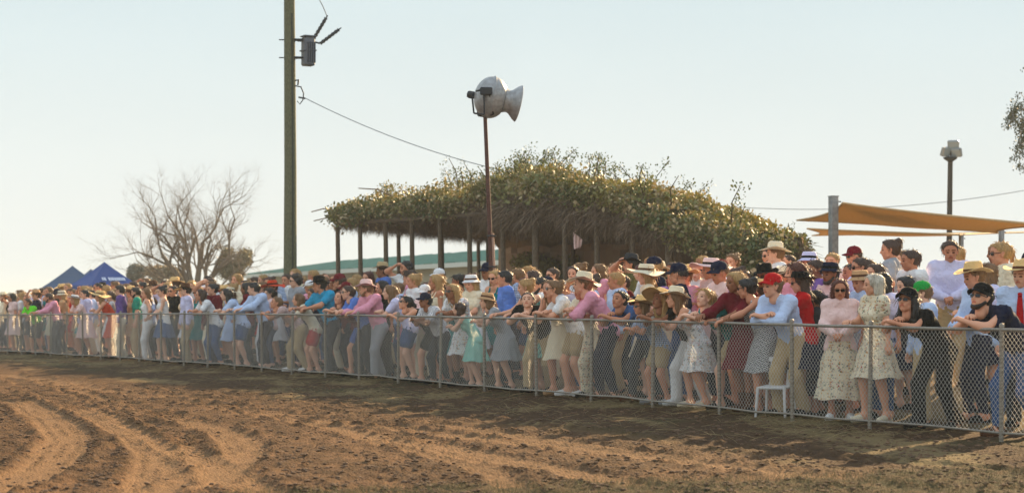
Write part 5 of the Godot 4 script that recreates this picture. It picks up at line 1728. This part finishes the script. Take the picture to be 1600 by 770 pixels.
func build_floodlight() -> void:
	var d := 62.0
	var top := at(1486, 248, d)
	var ft := on_ground(at(1482.5, 480, d).x, d)
	var o := thing("floodlight_pole", ft)
	tag(o, "slim dark floodlight pole standing behind the shade sails", "light pole")
	var md := MD.new()
	md.tube([Vector3(0, -0.3, 0), Vector3(0, 0, 0), top - ft], [0.1, 0.1, 0.075], 12)
	var iron := wood("lamp pole", Color(0.33, 0.31, 0.28))
	part("shaft", md.mesh(), iron, o)
	var grey := mat("lamp housing", Color(0.55, 0.56, 0.55), 0.45, 0.4)
	var t := top - ft
	var cr := MD.new()
	cr.lathe(Transform3D(Basis.IDENTITY, t), [Vector2(0.06, -0.1), Vector2(0.2, 0.0), Vector2(0.22, 0.05), Vector2(0.05, 0.05)], 16)
	for k in 3: cr.tube([t, t + Vector3([-0.2, 0.24, 0.02][k], 0.24, 0.1)], [0.025, 0.025], 6)
	part("head_frame", cr.mesh(), mat("dark iron", Color(0.2, 0.21, 0.23), 0.6, 0.4), o)
	for e in [[-0.17, 0.2, 0.1, 0.7], [0.08, 0.42, 0.05, -0.25], [0.16, 0.18, 0.12, -0.7], [-0.02, 0.24, -0.18, 2.6]]:
		var T := Transform3D(Basis(Vector3.UP, e[3]) * Basis(Vector3.RIGHT, 0.35), t + Vector3(e[0], e[1], e[2]))
		var h := MD.new()
		h.box(T, Vector3(0.34, 0.27, 0.13), Color.WHITE, 0.025)
		h.box(T.translated_local(Vector3(0, 0.0, -0.09)), Vector3(0.16, 0.16, 0.07), Color.WHITE, 0.02)
		var lamp := part("lamp_head", h.mesh(), grey, o)
		var gl := MD.new()
		gl.box(T.translated_local(Vector3(0, 0, 0.068)), Vector3(0.29, 0.22, 0.008), Color.WHITE)
		part("lamp_glass", gl.mesh(), mat("lamp glass", Color(0.55, 0.6, 0.62), 0.15), lamp)

func build_tents() -> void:
	# px of peak, px of eave, half width px, depth, colour, label, lettering
	var specs := [
		[112, 415, 456, 62, 84.0, Color(0.24, 0.33, 0.45), "dull slate blue pop up tent with a broad roof", false, 0.25],
		[141, 420, 452, 36, 88.0, Color(0.2, 0.3, 0.46), "dark blue tent peak between two other tents", false, 0.5],
		[162, 409, 446, 44, 76.0, Color(0.10, 0.25, 0.52), "bright blue pop up tent with white lettering", true, 0.62],
	]
	for e in specs:
		var d: float = e[4]
		var pk := at(e[0], e[1], d); var ev := at(e[0], e[2], d)
		var ft := on_ground(pk.x, d)
		var o := thing("pop_up_tent", ft, e[8])
		tag(o, e[6], "tent", "blue pop up tents")
		var hw: float = e[3] * d / FOC * 0.92
		var m := mat("tent cloth" + e[6], e[5], 0.75)
		m.backlight_enabled = true; m.backlight = (e[5] as Color) * 0.35
		var top := Vector3(0, pk.y - ft.y, 0)
		var ey := ev.y - ft.y
		var cs := [Vector3(-hw, ey, hw), Vector3(hw, ey, hw), Vector3(hw, ey, -hw), Vector3(-hw, ey, -hw)]
		for k in 4:
			var a: Vector3 = cs[k]; var b: Vector3 = cs[(k + 1) % 4]
			var md := MD.new()
			# slightly hollow roof faces
			var n := 8
			for i in n:
				for jj in n:
					var f := func(u: float, v: float) -> Vector3:
						var p := top.lerp(a.lerp(b, u), v)
						p.y -= 0.16 * hw * 4.0 * v * (1 - v) * (0.35 + 0.65 * 4.0 * u * (1 - u)) * 0.45
						return p
					var u0 := i / float(n); var u1 := (i + 1) / float(n); var v0 := jj / float(n); var v1 := (jj + 1) / float(n)
					md.quad(f.call(u0, v0), f.call(u1, v0), f.call(u1, v1), f.call(u0, v1))
			part("roof_panel", md.mesh(), m, o)
			var vl := MD.new()
			vl.quad(a, b, b - Vector3(0, 0.28, 0), a - Vector3(0, 0.28, 0))
			part("valance", vl.mesh(), m, o)
			var lg := MD.new()
			lg.tube([Vector3(a.x * 0.98, -0.02, a.z * 0.98), a * Vector3(0.98, 1, 0.98)], [0.03, 0.03], 6)
			part("leg", lg.mesh(), mat("galvanised", Color.WHITE), o)
		if e[7]:
			# a line of white lettering across the roof face, too soft in the photo to read
			var wm := mat("tent print", Color(0.8, 0.83, 0.9), 0.8)
			var a: Vector3 = cs[0]; var b: Vector3 = cs[1]
			var nrm := (b - a).cross(top - a).normalized()
			if nrm.z < 0: nrm = -nrm
			var g := RandomNumberGenerator.new(); g.seed = 5
			var md := MD.new()
			var u := 0.22
			while u < 0.8:
				var w := g.randf_range(0.025, 0.05)
				if g.randf() > 0.12:
					var f := func(uu: float, v: float) -> Vector3:
						var p := top.lerp(a.lerp(b, 0.5 + (uu - 0.5) / v * 0.78), v)
						p.y -= 0.16 * hw * 4.0 * v * (1 - v) * 0.45 * 0.7
						return p + nrm * 0.05
					md.quad(f.call(u, 0.66), f.call(u + w, 0.66), f.call(u + w, 0.8 + g.randf_range(-0.03, 0.02)), f.call(u, 0.8))
				u += w + 0.012
			part("lettering", md.mesh(), wm, o)

func build_shed() -> void:
	# long low green roofed shed far behind
	var a := at(370, 436, 98.0); var b := at(790, 389, 66.0)
	var o := thing("green_roofed_shed", on_ground(a.x, 98.0))
	tag(o, "long low shed with a faded green corrugated roof behind the crowd", "shed")
	var org := o.position
	var along := b - a; along.y = 0
	var L := along.length(); along /= L
	var back := Vector3(along.z, 0, -along.x)
	if back.z > 0: back = -back
	var eave := 2.85; var ridge := 3.55
	var roof := mat("green roof", Color(0.36, 0.54, 0.46), 0.55, 0.1)
	rough_up(roof, noise_tex(256, 0.02, Color(0.72, 0.74, 0.7), Color(1, 1, 1), 61), null, Vector3.ONE * 0.5)
	var n := 30
	for k in n:
		# one sheet of roof at a time, three ribs each
		var md := MD.new()
		var s0 := L * k / n; var s1 := L * (k + 1) / n - 0.02
		var lift := 0.02 * (k % 2)
		for r in 9:
			var f := func(q: float, t: float) -> Vector3:
				var s := lerpf(s0, s1, q)
				return a * Vector3(1, 0, 1) + along * s + back * (t * 5.0) + Vector3(0, lerpf(eave, ridge, t) + lift + 0.03 * cos(q * TAU * 4.5), 0) - org
			md.quad(f.call(r / 9.0, 0.0), f.call((r + 1) / 9.0, 0.0), f.call((r + 1) / 9.0, 1.0), f.call(r / 9.0, 1.0))
		part("roof_sheet", md.mesh(), roof, o)
	var w := MD.new()
	w.box(Transform3D(Basis(along, Vector3.UP, along.cross(Vector3.UP)), a * Vector3(1, 0, 1) + along * L * 0.5 + back * 2.6 + Vector3(0, 1.6, 0) - org), Vector3(L - 0.4, 2.3, 4.4))
	part("wall", w.mesh(), mat("shed wall", Color(0.66, 0.64, 0.56), 0.8), o)
	var fa := MD.new()
	fa.box(Transform3D(Basis(along, Vector3.UP, along.cross(Vector3.UP)), a * Vector3(1, 0, 1) + along * L * 0.5 - back * 0.06 + Vector3(0, eave - 0.08, 0) - org), Vector3(L, 0.16, 0.06))
	part("gutter", fa.mesh(), mat("gutter", Color(0.8, 0.82, 0.78), 0.6), o)

func build_small_things() -> void:
	# white plastic chair behind the fence
	var q := fence_pt(0, 0)
	var s := 0.42
	var r := (1258.0 - 800.0) / FOC
	var u := (4.81 + 0.893 * s - r * (20.1 + 0.451 * s)) / (0.451 + 0.893 * r)
	# phone in the raised hands of the person in red
	for e in people:
		if "holding up a phone" in (e[1] as String):
			var pn: Node3D = e[0]
			var ph := thing("phone", pn.transform * Vector3(0, 1.45, 0.455), pn.rotation.y)
			tag(ph, "dark phone held up by the person in red", "phone")
			var md := MD.new()
			md.box(Transform3D(Basis(Vector3.RIGHT, -0.1), Vector3.ZERO), Vector3(0.15, 0.075, 0.009), Color.WHITE, 0.003)
			part("phone_case", md.mesh(), mat("phone", Color(0.05, 0.05, 0.06), 0.3), ph)
	q = fence_pt(u + 0.42, 0.3)
	var c := thing("plastic_chair", on_ground(q.x, q.y), -0.5)
	tag(c, "white plastic chair standing behind the wire, beside the person in red", "chair")
	c.scale = Vector3.ONE * 0.82
	var wp := mat("white plastic", Color(0.82, 0.82, 0.82), 0.4)
	var md := MD.new()
	md.box(Transform3D(Basis(Vector3.RIGHT, 0.06), Vector3(0, 0.43, 0)), Vector3(0.42, 0.035, 0.4), Color.WHITE, 0.014)
	part("seat", md.mesh(), wp, c)
	for k in 3:
		var b := MD.new()
		b.box(Transform3D(Basis(Vector3.RIGHT, -0.2), Vector3(-0.13 + 0.13 * k, 0.64, -0.235)), Vector3(0.09, 0.38, 0.02), Color.WHITE, 0.008)
		part("back_slat", b.mesh(), wp, c)
	var br := MD.new()
	br.box(Transform3D(Basis(Vector3.RIGHT, -0.2), Vector3(0, 0.82, -0.272)), Vector3(0.42, 0.07, 0.03), Color.WHITE, 0.012)
	part("back_rail", br.mesh(), wp, c)
	for sx in [-1.0, 1.0]:
		for sz in [-1.0, 1.0]:
			var l := MD.new()
			l.tube([Vector3(sx * 0.2, 0.43, sz * 0.18), Vector3(sx * 0.225, 0.0, sz * 0.21)], [0.026, 0.018], 8)
			part("leg", l.mesh(), wp, c)

# ------------------------------------------------------------------ the scene
func _ready() -> void:
	rng.seed = 12345
	noise.seed = 3; noise.frequency = 0.05; noise.fractal_octaves = 3
	noise2.seed = 8; noise2.frequency = 0.2; noise2.fractal_octaves = 3
	var cam := Camera3D.new()
	cam.name = "camera"
	cam.projection = Camera3D.PROJECTION_FRUSTUM
	cam.near = 0.1
	cam.far = 6000.0
	cam.size = 2.0 * 385.0 / FOC * 0.1
	cam.frustum_offset = Vector2(0, 95.0 / FOC * 0.1)
	cam.position = Vector3(0, EYE, 0)
	var lens := CameraAttributesPhysical.new()
	lens.frustum_focal_length = 72.0
	lens.frustum_focus_distance = 25.0
	lens.frustum_near = 0.1
	lens.frustum_far = 6000.0
	lens.exposure_aperture = 2.8
	cam.attributes = lens
	add_child(cam)
	cam.current = true
	# low sun behind the crowd, to the right
	var to_sun := Vector3(0.44, 0.325, -0.80).normalized()
	var sun := DirectionalLight3D.new()
	sun.name = "sun"
	sun.light_energy = 1.6
	sun.light_color = Color(1.0, 0.86, 0.66)
	sun.light_angular_distance = 0.6
	sun.shadow_enabled = true
	add_child(sun)
	sun.look_at_from_position(Vector3.ZERO, -to_sun, Vector3.UP)
	# clear late sky, paler low down and towards the sun
	var w := 512; var h := 256
	var im := Image.create(w, h, false, Image.FORMAT_RGBF)
	for y in h:
		var el := (0.5 - (y + 0.5) / h) * PI
		for x in w:
			var az := ((x + 0.5) / w - 0.5) * TAU
			var d := Vector3(sin(az) * cos(el), sin(el), -cos(az) * cos(el))
			var up := clampf(sin(el), 0.0, 1.0)
			var c := Color(0.352, 0.365, 0.352).lerp(Color(0.28, 0.334, 0.348), smoothstep(0.02, 0.2, up)).lerp(Color(0.265, 0.315, 0.375), smoothstep(0.1, 0.9, up))
			var cs := clampf(d.dot(to_sun), -1, 1)
			var glow := exp((cs - 1.0) * 9.0)
			c = c.lerp(Color(0.45, 0.43, 0.39), glow * 0.4)
			c = c * (0.94 + 0.08 * cs)
			c = c * (1.0 + 0.035 * noise.get_noise_2d(az * 60.0 + el * 90.0, el * 420.0))
			if el < 0: c = Color(0.3, 0.2, 0.12).lerp(c, exp(el * 30.0))
			im.set_pixel(x, y, c)
	var sky := Sky.new()
	var pm := PanoramaSkyMaterial.new()
	pm.panorama = ImageTexture.create_from_image(im)
	sky.sky_material = pm
	var env := Environment.new()
	env.background_mode = Environment.BG_SKY
	env.sky = sky
	env.tonemap_mode = Environment.TONE_MAPPER_LINEAR
	env.tonemap_exposure = 2.8
	env.fog_enabled = true
	env.fog_density = 0.0007
	env.fog_light_color = Color(0.88, 0.93, 0.95)
	env.sdfgi_enabled = true
	env.ssao_enabled = true
	env.ssil_enabled = true
	var we := WorldEnvironment.new()
	we.name = "environment"
	we.environment = env
	add_child(we)
	fold_tex = bump_tex(256, 0.02, 9.0, 71)
	var t0 := Time.get_ticks_msec()
	build_ground()
	print("ground ", Time.get_ticks_msec() - t0)
	build_fence()
	build_shed()
	build_tents()
	build_pergola()
	build_trees()
	build_sails()
	build_pole()
	build_speaker()
	build_floodlight()
	cable("power_cable", "thin sagging cable from wooden power pole towards the vine roof", at(474, 152, 45.0), at(812, 272, 44.0), 0.18, 0.009)
	cable("power_cable", "thin cable passing behind the floodlight pole and shade sails", at(1130, 322, 72.0), at(1680, 282, 72.0), 0.45, 0.012)
	cable("jumper_wire", "curling wire dropping to the top of the transformer bushings", at(470, -8, 45.0), at(511, 27, 45.0), -0.28, 0.01)
	print("setting ", Time.get_ticks_msec() - t0)
	build_people()
	print("people ", Time.get_ticks_msec() - t0)
	build_small_things()
